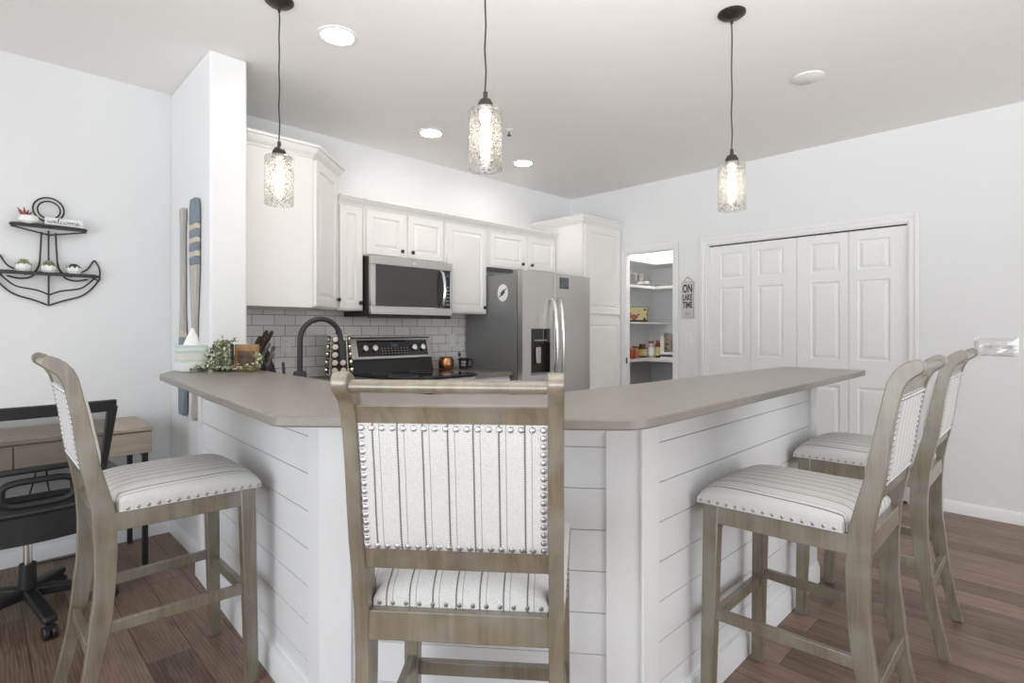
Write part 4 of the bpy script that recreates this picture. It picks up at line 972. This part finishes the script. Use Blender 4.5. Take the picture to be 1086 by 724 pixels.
sw = plate('switch_plate', 'wide four-gang white switch plate under clear film on the right wall', 'light switch', MR(0.341, 1.151), 0.205, 0.112, 'toggle', 4)
# crinkled clear film over it
def film_mat():
    m = bpy.data.materials.new('clear_film'); m.use_nodes = True; n, L = nodes_of(m); n.remove(n['Principled BSDF'])
    tr = n.new('ShaderNodeBsdfTransparent'); gl = n.new('ShaderNodeBsdfGlossy'); gl.inputs['Roughness'].default_value = 0.12
    mx = n.new('ShaderNodeMixShader'); mx.inputs[0].default_value = 0.2
    L.new(tr.outputs[0], mx.inputs[1]); L.new(gl.outputs[0], mx.inputs[2]); L.new(mx.outputs[0], n['Material Output'].inputs[0]); return m
rnd = random.Random(3); hz = [[0.012+0.012*rnd.random() for _ in range(9)] for _ in range(6)]
B().grid(lambda u, v: tuple(MR(0.341,1.151) @ Vector(((u-0.5)*0.222, (v-0.5)*0.125, 0.003 if u in (0,1) or v in (0,1) else hz[min(5,round(v*5))][min(8,round(u*8))]+0.006))), 8, 5).build('plastic_film', film_mat(), sw, smooth=0)
plate('switch_plate', 'single white switch plate below the ON LAKE TIME sign', 'light switch', MR(2.535, 1.18), 0.075, 0.115, 'switch')
plate('outlet', 'white outlet on the tile between the knife block and the faucet', 'outlet', MBK(1.60, 1.16), 0.075, 0.115, 'outlet')
plate('outlet', 'white cover plate on the tile above the gap between copper pot and mug', 'outlet', MBK(3.115, 1.165), 0.07, 0.115, 'switch')
plate('outlet', 'white outlet on the tile above the mug beside the refrigerator', 'outlet', MBK(3.225, 1.135), 0.07, 0.115, 'outlet')

# ================================================================== PANTRY CONTENTS
def pshelf(name, z, left_front, back_front, label, right=True, th=0.02):
    if right: poly = [(XR+0.08, 3.548), (5.848, 3.548), (5.848, 2.425), (back_front, 2.425), (back_front, left_front), (XR+0.08, left_front)]
    else: poly = [(XR+0.08, 3.548), (5.848, 3.548), (5.848, left_front), (XR+0.08, left_front)]
    return tag(B().prism(poly, z-th, z, 'z').build(name, M_TRIM, bevel=0.002, loc=(5.3, 3.4, z-th)), label, 'shelf')
pshelf('pantry_shelf', 0.957, 3.27, 5.22, 'lowest visible white L-shaped pantry shelf, holding the food jars', th=0.035)
pshelf('pantry_shelf', 1.352, 3.30, 0, 'short white pantry shelf under the boxed picture', False)
pshelf('pantry_shelf', 1.752, 3.27, 5.48, 'white L-shaped pantry shelf holding the grey cans', th=0.03)
pshelf('pantry_shelf', 2.02, 3.27, 5.50, 'topmost white pantry shelf, empty and near the light')
pl = thing('pantry_light', 'pantry ceiling lamp glowing above the topmost shelf', 'ceiling light', (5.3, 2.95, HC))
B().lathe([(0.13,0),(0.13,-0.02),(0.12,-0.03)], (5.3,2.95,HC), 24).build('base', M_TRIM, pl); B().lathe([(0.12,-0.03),(0.10,-0.06),(0.05,-0.075),(0,-0.08)], (5.3,2.95,HC), 24).build('diffuser', mat('pantry_glow', (1,1,1), 0.5, emit=(1,0.95,0.86), es=75, var=0.01), pl)
def jar(px_y, x, z, r, h, col, lid, label, name='jar', cat='jar', neck=0.75, grp='jars on the pantry shelf', labcol=None):
    y = px_y; r *= 1.12; h *= 1.05
    t = thing(name, label, cat, (x, y, z), group=grp)
    B().lathe([(r*0.95,0),(r,0.004),(r,h*0.72),(r*neck,h*0.84),(r*neck,h*0.86)], (x,y,z), 18).build('body', col, t)
    B().lathe([(r*neck*1.06,h*0.86),(r*neck*1.06,h),(0,h)], (x,y,z), 18).build('lid', lid, t)
    if labcol: B().lathe([(r*1.012,h*0.15),(r*1.012,h*0.62)], (x,y,z), 18).build('paper_label', labcol, t)
MJ1 = mat('tomato_red', (0.30,0.06,0.035), 0.3, var=0.3, scale=40); MJ2 = mat('brown_sauce', (0.10,0.045,0.02), 0.25, var=0.3, scale=40)
MJ3 = mat('clear_jar', (0.50,0.48,0.46), 0.2, var=0.2, scale=30); MLR = mat('red_lid', (0.42,0.04,0.035), 0.4, var=0.1); MLB = mat('orange_label', (0.50,0.20,0.07), 0.6, var=0.4, scale=60)
MLY = mat('yellow_label', (0.55,0.47,0.18), 0.6, var=0.4, scale=70)
ZP = 0.958
def ray(px, x):   # point on the photograph's sight line at depth plane x
    t_ = (px-543)/581.0; f_ = (math.cos(HEAD)+math.sin(HEAD)*t_, math.sin(HEAD)-math.cos(HEAD)*t_); return x/f_[0]*f_[1]
jar(ray(669.5, 5.02), 5.02, ZP, 0.038, 0.105, MJ1, MLB, 'short red can at the doorway end of the jar row', 'food_can', 'can', 0.97, labcol=MLR)
jar(ray(674, 5.12), 5.12, ZP, 0.034, 0.125, MLB, MJ2, 'orange labelled jar next to the short red can', labcol=MLB)
jar(ray(681.3, 5.28), 5.28, ZP, 0.042, 0.145, MJ2, MJ2, 'dark brown sauce jar in the shelf corner', labcol=MLY)
jar(ray(690.5, 5.36), 5.36, ZP, 0.034, 0.175, MJ3, MLR, 'clear jar with a red lid', labcol=M_PAPER)
jar(ray(697.8, 5.36), 5.36, ZP, 0.026, 0.185, MJ2, MLR, 'slim dark bottle with a yellow label', 'bottle', 'bottle', 0.7, labcol=MLY)
t = thing('carton', 'tall slim white carton beside the patterned bag', 'carton', (5.36, ray(702.3, 5.36), ZP)); yq = ray(702.3, 5.36)
B().box(5.345, 5.375, yq-0.016, yq+0.016, ZP, ZP+0.235).build('box', M_PAPER, t, bevel=0.002)
MBAG = mat('patterned_bag', (0.22,0.18,0.14), 0.6, var=0.85, scale=26)
yb_ = ray(709.5, 5.50)
def bag(u, v):
    w = 0.075*(1-0.12*v); d = 0.035*(1-v**3)+0.004; a = 2*math.pi*u
    return (5.50+d*math.cos(a), yb_+w*math.copysign(abs(math.sin(a))**0.6, math.sin(a)), ZP+0.27*v+0.006*math.sin(3*a)*v)
tag(B().grid(bag, 24, 8).build('snack_bag', MBAG, loc=(5.5, yb_, ZP)), 'brown and black patterned bag standing at the end of the jar row', 'bag')
yk_ = ray(710.5, 5.33)
for k_, (rz_, lab_, mm_) in enumerate(((12, 'white booklet lying undermost at the front edge of the jar shelf', M_PAPER), (-6, 'dark booklet lying on the white booklet on the jar shelf', M_INK), (18, 'white booklet lying topmost at the front of the jar shelf', M_PAPER))):
    Mk = Matrix.Translation((5.32, yk_-0.01, ZP+k_*0.0215)) @ Matrix.Rotation(math.radians(rz_), 4, 'Z')
    t = thing('booklet', lab_, 'booklet', (5.32, yk_-0.01, ZP+k_*0.0215), group='booklets on the pantry shelf')
    B().box(-0.06,0.06,-0.085,0.085,0.002,0.018,Mk).build('pages', M_PAPER, t); B().box(-0.062,0.062,-0.087,0.087,0.0,0.002,Mk).box(-0.062,0.062,-0.087,0.087,0.018,0.020,Mk).box(-0.063,-0.061,-0.087,0.087,0.0,0.020,Mk).build('cover', mm_, t)
# picture box on the short shelf
MPIC = mat('food_picture', (0.50,0.44,0.24), 0.4); n_, L_ = nodes_of(MPIC)
tcx = n_.new('ShaderNodeTexCoord'); vx = n_.new('ShaderNodeTexVoronoi'); vx.inputs['Scale'].default_value = 17; L_.new(tcx.outputs['Object'], vx.inputs['Vector'])
rx = n_.new('ShaderNodeValToRGB'); rx.color_ramp.elements[0].position = 0.22; rx.color_ramp.elements[0].color = (0.14,0.05,0.02,1); rx.color_ramp.elements[1].position = 0.34; rx.color_ramp.elements[1].color = (0.55,0.48,0.25,1)
L_.new(vx.outputs['Distance'], rx.inputs[0]); L_.new(rx.outputs[0], n_['Principled BSDF'].inputs['Base Color'])
ypb = ray(677, 5.20)
t = thing('picture_box', 'dark box with a yellow and brown food picture on the short pantry shelf', 'box', (5.15, 3.40, 1.353))
Mp = Matrix.Translation((5.20, ypb, 1.353)) @ Matrix.Rotation(math.radians(-46), 4, 'Z')
B().box(-0.103,0.103,0.0,0.05,0,0.17,Mp).build('carton', M_BLACK, t, bevel=0.002); B().box(-0.095,0.095,-0.0012,0.001,0.02,0.162,Mp).build('picture', MPIC, t, smooth=0)
B().lathe([(0.035,0),(0.035,0.001),(0,0.001)], n=20, M=Mp @ frame((-0.05,-0.0012,0.055),(1.3,0,0),(0,0,0.8),(0,-1,0))).build('bowl_print', MJ1, t, smooth=0)
MCAN = mat('grey_can', (0.30,0.29,0.28), 0.5, 0.3, var=0.15, scale=30)
for px, xx, r_, h_, lab in ((668.5,5.0,0.03,0.11,'grey canister at the doorway end of the upper pantry shelf'), (672.5,5.14,0.035,0.12,'middle grey canister on the upper pantry shelf'), (679.5,5.26,0.036,0.115,'grey canister beside the folded white cloth')):
    jar(ray(px, xx), xx, 1.753, r_, h_, MCAN, MCAN, lab, 'canister', 'canister', 0.98, 'canisters on the upper pantry shelf')
yq = ray(682.5, 5.12)
t = thing('folded_cloth', 'folded white cloth on the upper pantry shelf in front of the canisters', 'cloth', (5.1, yq, 1.753))
for k_ in range(3): B().box(5.06+0.004*k_, 5.16, yq-0.055, yq+0.05-0.006*k_, 1.753+0.010*k_, 1.762+0.010*k_).build('fold', M_PAPER, t, bevel=0.004)
yq = ray(706, 5.55)
t = thing('baking_tray', 'flat grey tray lying on the upper pantry shelf', 'tray', (5.62, yq, 1.753))
B().box(5.52, 5.76, yq-0.13, yq+0.13, 1.753, 1.758).build('bottom', MCAN, t)
B().box(5.52,5.525,yq-0.13,yq+0.13,1.758,1.775).box(5.755,5.76,yq-0.13,yq+0.13,1.758,1.775).box(5.525,5.755,yq-0.13,yq-0.125,1.758,1.775).box(5.525,5.755,yq+0.125,yq+0.13,1.758,1.775).build('rim', MCAN, t)

# ================================================================== ON THE COUNTERS
# tissue box
MTIS = mat('seafoam_print', (0.6,0.7,0.7), 0.5); n_, L_ = nodes_of(MTIS)
tcx = n_.new('ShaderNodeTexCoord'); sx_ = n_.new('ShaderNodeSeparateXYZ'); L_.new(tcx.outputs['Object'], sx_.inputs[0])
nz = n_.new('ShaderNodeTexNoise'); nz.inputs['Scale'].default_value = 14; L_.new(tcx.outputs['Object'], nz.inputs['Vector'])
ma = n_.new('ShaderNodeMath'); ma.operation = 'MULTIPLY_ADD'; ma.inputs[1].default_value = 0.014; L_.new(nz.outputs['Fac'], ma.inputs[0]); L_.new(sx_.outputs[2], ma.inputs[2])
mr = n_.new('ShaderNodeMapRange'); mr.inputs[1].default_value = 0.0; mr.inputs[2].default_value = 0.14; L_.new(ma.outputs[0], mr.inputs[0])
rx = n_.new('ShaderNodeValToRGB'); cr_ = rx.color_ramp; cr_.elements[0].position = 0.0; cr_.elements[0].color = (0.74,0.77,0.76,1); cr_.elements[1].position = 1.0; cr_.elements[1].color = (0.68,0.74,0.72,1)
for p_, c_ in ((0.32,(0.76,0.79,0.78,1)),(0.40,(0.50,0.62,0.58,1)),(0.46,(0.70,0.69,0.62,1)),(0.62,(0.66,0.68,0.62,1)),(0.70,(0.42,0.58,0.55,1)),(0.76,(0.75,0.76,0.72,1)),(0.88,(0.47,0.60,0.57,1))):
    e_ = cr_.elements.new(p_); e_.color = c_
L_.new(mr.outputs[0], rx.inputs[0]); L_.new(rx.outputs[0], n_['Principled BSDF'].inputs['Base Color'])
t = thing('tissue_box', 'seafoam striped cube tissue box at the pillar end of the bar top', 'tissue box', (0.735, 2.90, 1.071))
B().box(0.675, 0.790, 2.845, 2.96, 1.071, 1.192).build('carton', MTIS, t, bevel=0.002)
b = B(); sd = random.Random(5)
b.grid(lambda u, v: (0.7325+(0.036-0.030*v**1.3)*math.cos(2*math.pi*u)+0.006*v, 2.9025+(0.022-0.016*v)*math.sin(2*math.pi*u)+0.004*math.sin(9*u+4*v), 1.19+0.075*v+0.008*math.sin(4*math.pi*u)*v), 20, 8)
b.build('tissue', M_PAPER, t)
# wooden block sign
bxp = (0.925, 2.735)
t = thing('wood_block', 'square honey wood block sign standing in the garland on the bar top', 'block sign', (*bxp, 1.071))
Mb = Matrix.Translation((*bxp, 1.071)) @ Matrix.Rotation(math.radians(-48), 4, 'Z')
B().box(-0.055, 0.055, -0.012, 0.013, 0, 0.124, Mb).build('board', M_AMBER, t, bevel=0.003)
B().box(-0.038, 0.046, -0.0132, -0.0118, 0.022, 0.092, Mb).build('faded_print', mat('faded_brown', (0.11,0.075,0.042), 0.7, var=0.45, scale=40), t, smooth=0)
# rustic candle frame the garland is wound around
t = thing('wooden_caddy', 'small dark wooden caddy wound with greenery beside the tissue box', 'caddy', (0.864, 2.823, 1.071))
Mc = Matrix.Translation((0.864, 2.823, 1.071)) @ Matrix.Rotation(math.radians(-46), 4, 'Z')
B().box(-0.05,0.05,-0.04,0.04,0,0.012,Mc).build('base', M_DARKW, t)
for a_, c_ in ((-1,-1),(1,-1),(1,1),(-1,1)): B().box(a_*0.043-0.006,a_*0.043+0.006,c_*0.033-0.006,c_*0.033+0.006,0.012,0.125 if c_ < 0 else 0.10,Mc).build('post', M_DARKW, t)
B().box(-0.036,0.036,-0.008,0.008,0.012,0.07,Mc).build('insert', M_DRIFT, t)
# garland
t = thing('eucalyptus_garland', 'pale green leafy garland with cream blossoms along the bar top', 'garland', (0.86, 2.76, 1.071))
gr = random.Random(11); lv = B(); bl_ = B(); stem = B()
R_ = Vector((math.sin(HEAD), -math.cos(HEAD), 0)); F_ = Vector((math.cos(HEAD), math.sin(HEAD), 0)); G0 = Vector((0.853, 2.80, 1.071))
def leaf(p, d, l):
    d = d.normalized(); s_ = d.cross(Vector((0,0,1)));
    if s_.length < 0.1: s_ = Vector((1,0,0))
    s_.normalize(); u_ = s_.cross(d)
    w = l*0.42
    vs = [p, p+d*l*0.5+s_*w+u_*0.002, p+d*l, p+d*l*0.5-s_*w+u_*0.002, p+d*l*0.5-u_*0.0015]
    lv._add([tuple(q) for q in vs], [(0,1,4),(1,2,4),(2,3,4),(3,0,4)])
segs = [  # (right, forward, z) from, to, count
    ((-0.145,-0.05,0.010),(-0.09,-0.055,0.012),26), ((-0.09,-0.055,0.012),(-0.03,-0.065,0.014),60), ((-0.03,-0.065,0.014),(0.16,-0.075,0.012),95),
    ((-0.055,-0.045,0.02),(-0.045,-0.05,0.10),55), ((-0.02,-0.05,0.02),(0.005,-0.05,0.14),170), ((0.03,-0.05,0.02),(0.028,-0.045,0.13),95), ((-0.03,-0.02,0.10),(0.04,-0.02,0.14),80), ((0.178,-0.055,0.012),(0.182,-0.05,0.075),60)]
for a_, c_, k_ in segs:
    p0 = G0+R_*a_[0]+F_*a_[1]+Vector((0,0,a_[2])); p1 = G0+R_*c_[0]+F_*c_[1]+Vector((0,0,c_[2]))
    stem.tube([p0, p0.lerp(p1,0.5)+Vector((0,0,0.004)), p1], 0.0016, 5)
    for i in range(k_):
        p = p0.lerp(p1, gr.random())+Vector((gr.gauss(0,0.009), gr.gauss(0,0.009), gr.gauss(0,0.008))); p.z = max(p.z, 1.078)
        d = Vector((gr.uniform(-1,1), gr.uniform(-1,1), gr.uniform(-0.2,1.0)))
        leaf(p, d, gr.uniform(0.013,0.023))
        if gr.random() < 0.09: bl_.ball(tuple(p+Vector((0,0,0.006))-F_*0.008), gr.uniform(0.004,0.0065), 6, 4)
lv.build('leaves', M_LEAF2, t, smooth=0); bl_.build('blossoms', M_CREAM, t); stem.build('stems', M_LEAF, t)
# faucet
fx, fy = 1.068, 2.475
t = thing('faucet', 'tall matte black gooseneck pull-down faucet behind the bar', 'faucet', (fx, fy, 0.914))
B().lathe([(0.034,0),(0.034,0.012),(0.030,0.016),(0.030,0.15),(0.026,0.16),(0,0.16)], (fx,fy,0.914), 20).build('base', M_BLACK, t)
q = []
for i in range(19):
    a_ = math.pi*i/18*0.98; q.append((fx+0.1-0.1*math.cos(a_), fy, 1.215+0.1*math.sin(a_)))
B().tube([(fx,fy,1.07),(fx,fy,1.15)]+q, 0.0125, 14).build('spout', M_BLACK, t)
B().tube([q[-1], (q[-1][0]+0.006, fy, q[-1][2]-0.03), (q[-1][0]+0.012, fy, q[-1][2]-0.10)], [0.014,0.017,0.018], 14).build('spray_head', M_BLACK, t)
B().tube([(fx-0.02,fy+0.02,1.00),(fx-0.05,fy+0.05,1.03),(fx-0.055,fy+0.055,1.115)], [0.008,0.008,0.006], 10).build('lever', M_BLACK, t)
# knife block
kx, ky = 1.225, 3.36
t = thing('knife_block', 'black slanted knife block full of dark handled knives in front of the tile', 'knife block', (kx, ky, 0.914))
Mk = Matrix.Translation((kx, ky, 0.914)) @ Matrix.Rotation(HEAD-math.pi/2, 4, 'Z')
B().prism([(-0.075,0),(0.075,0),(0.075,0.05),(0.01,0.235),(-0.095,0.16)], -0.055, 0.055, 'y', Mk).build('block', M_BLACK, t, bevel=0.004)
MKH = mat('dark_handle', (0.065,0.05,0.04), 0.35, var=0.3, scale=40); MKS = mat('grey_handle', (0.28,0.26,0.25), 0.3, 0.6, var=0.2, scale=30)
for i, (u_, y_, z_, l_, m_) in enumerate(((-0.068,-0.035,0.175,0.155,MKH),(-0.052,0.0,0.185,0.165,MKH),(-0.036,-0.03,0.20,0.165,MKH),(-0.022,0.02,0.205,0.155,MKH),(-0.010,-0.035,0.215,0.13,MKH),(0.018,-0.04,0.195,0.09,MKS),(0.03,-0.01,0.165,0.10,MKS),(0.042,-0.04,0.135,0.09,MKS))):
    dx, dz = 0.46, 0.888
    p0 = Vector((u_, y_, z_)); p1 = p0+Vector((dx,0,dz))*l_
    kf = B().tube([p0, p0.lerp(p1,0.1), p0.lerp(p1,0.5), p0.lerp(p1,0.9), p1], [0.009,0.010,0.0115,0.012,0.009], 8, M=Mk).build('knife_handle', m_, t)
    bb_ = B()
    for f_ in (0.3, 0.7): bb_.ball(tuple(p0.lerp(p1,f_)+Vector((0,-0.0112,0))), 0.0026, 6, 4, M=Mk)
    bb_.build('rivet', M_CHROME, kf)
# spice rack tower
sx0, sy0 = 1.905, 3.745
t = thing('spice_rack', 'steel revolving spice rack tower filled with round-lidded jars', 'spice rack', (sx0, sy0, 0.914))
B().lathe([(0.075,0),(0.078,0.004),(0.078,0.018),(0.03,0.024),(0.02,0.03)], (sx0,sy0,0.914), 28).build('base', M_CHROME, t)
HT = 0.335
Ms = Matrix.Translation((sx0, sy0, 0.914)) @ Matrix.Rotation(math.radians(-27), 4, 'Z')
B().frustum((-0.052,0.052,-0.052,0.052), 0.03, (-0.030,0.030,-0.030,0.030), HT-0.03, Ms).build('core', M_DARKW, t)
B().box(-0.07,0.07,-0.07,0.07,HT-0.03,HT-0.018,Ms).build('top_plate', M_STEEL, t, bevel=0.002)
B().tube([(sx0-0.02,sy0,0.914+HT-0.018),(sx0-0.018,sy0,0.914+HT+0.012),(sx0,sy0,0.914+HT+0.024),(sx0+0.018,sy0,0.914+HT+0.012),(sx0+0.02,sy0,0.914+HT-0.018)], 0.006, 8).build('carry_handle', M_BLACK, t)
for a_, c_ in ((-1,-1),(1,-1),(1,1),(-1,1)):
    B().tube([tuple(Ms @ Vector((a_*0.064,c_*0.066,0.02))), tuple(Ms @ Vector((a_*0.050,c_*0.052,HT-0.024)))], 0.006, 8).build('upright', M_STEEL, t)
M_LID = mat('worn_brass_lid', (0.62,0.56,0.48), 0.25, 1.0, var=0.25, scale=20); MSJ = mat('spice_brown', (0.13,0.07,0.03), 0.2, var=0.7, scale=18)
for face in (0, 1, 3):
    Rf = Ms @ Matrix.Rotation(math.pi/2*face, 4, 'Z')
    for col in (-1, 1):
        for row in range(5):
            z = 0.055+row*0.056; off = 0.066-0.020*row/4; xc = col*(0.030-0.006*row/4)
            lab = 'small glass spice jar with a steel lid lying in the spice rack'
            o = thing('spice_jar', lab, 'spice jar', tuple(Rf @ Vector((xc, -off, z))), group='spice jars in the revolving rack')
            Mj = Rf @ frame((xc, -off, z), (1,0,0), (0,0.1,0.995), (0,-0.995,0.1))
            B().lathe([(0.020,-0.01),(0.021,0.018)], n=14, M=Mj).build('body', MSJ, o)
            B().lathe([(0.0225,0.018),(0.0225,0.032),(0.019,0.035),(0,0.0355)], n=16, M=Mj).build('lid', M_LID, o)
# copper pot and mug
cx, cy = 2.93, 3.80
t = thing('copper_pot', 'small round copper pot on the short counter by the range', 'pot', (cx, cy, 0.9145))
B().lathe([(0.0,0.0),(0.052,0.0),(0.064,0.02),(0.068,0.055),(0.064,0.092),(0.058,0.108),(0.060,0.113),(0.056,0.113),(0.054,0.106),(0.060,0.06),(0.05,0.008),(0,0.006)], (cx,cy,0.9145), 28).build('bowl', M_COPPER, t)
B().lathe([(0.060,0.113),(0.05,0.119),(0.0,0.121)], (cx,cy,0.9145), 28).build('lid', M_COPPER, t)
mx_, my_ = 3.125, 3.80
t = thing('mug', 'black mug with white lettering holding a spoon beside the refrigerator', 'mug', (mx_, my_, 0.9145))
B().lathe([(0.0,0.0),(0.034,0.0),(0.038,0.004),(0.047,0.098),(0.044,0.098),(0.035,0.008),(0,0.008)], (mx_,my_,0.9145), 28).build('body', M_BLACK, t)
B().tube(smooth_path([(mx_+0.042,my_-0.012,0.995),(mx_+0.072,my_-0.022,0.998),(mx_+0.084,my_-0.026,0.965),(mx_+0.068,my_-0.02,0.935),(mx_+0.036,my_-0.010,0.938)]), 0.0055, 8).build('handle', M_BLACK, t)
b = B(); ad = math.radians(-130)
for txt, zz in (('TAKE', 0.972), ('LAKE', 0.948)):
    text_mesh(b, txt, 0.022, frame((mx_+0.0455*math.cos(ad), my_+0.0455*math.sin(ad), zz), (-math.sin(ad), math.cos(ad), 0), (0,0,1), (math.cos(ad), math.sin(ad), 0)), 0.8, 0.0006, ext=0.002)
b.build('lettering', M_PAPER, t, smooth=0)
t = thing('spoon', 'dark wooden spoon leaning in the black mug', 'spoon', (mx_, my_, 0.93))
B().tube([(mx_+0.016,my_,0.926),(mx_-0.045,my_-0.006,1.035)], 0.0035, 8).build('handle', M_DARKW, t)
B().ball((mx_-0.052,my_-0.006,1.048), 0.017, 10, 8, sc=(1,0.6,1.2)).build('spoon_head', M_DARKW, t)
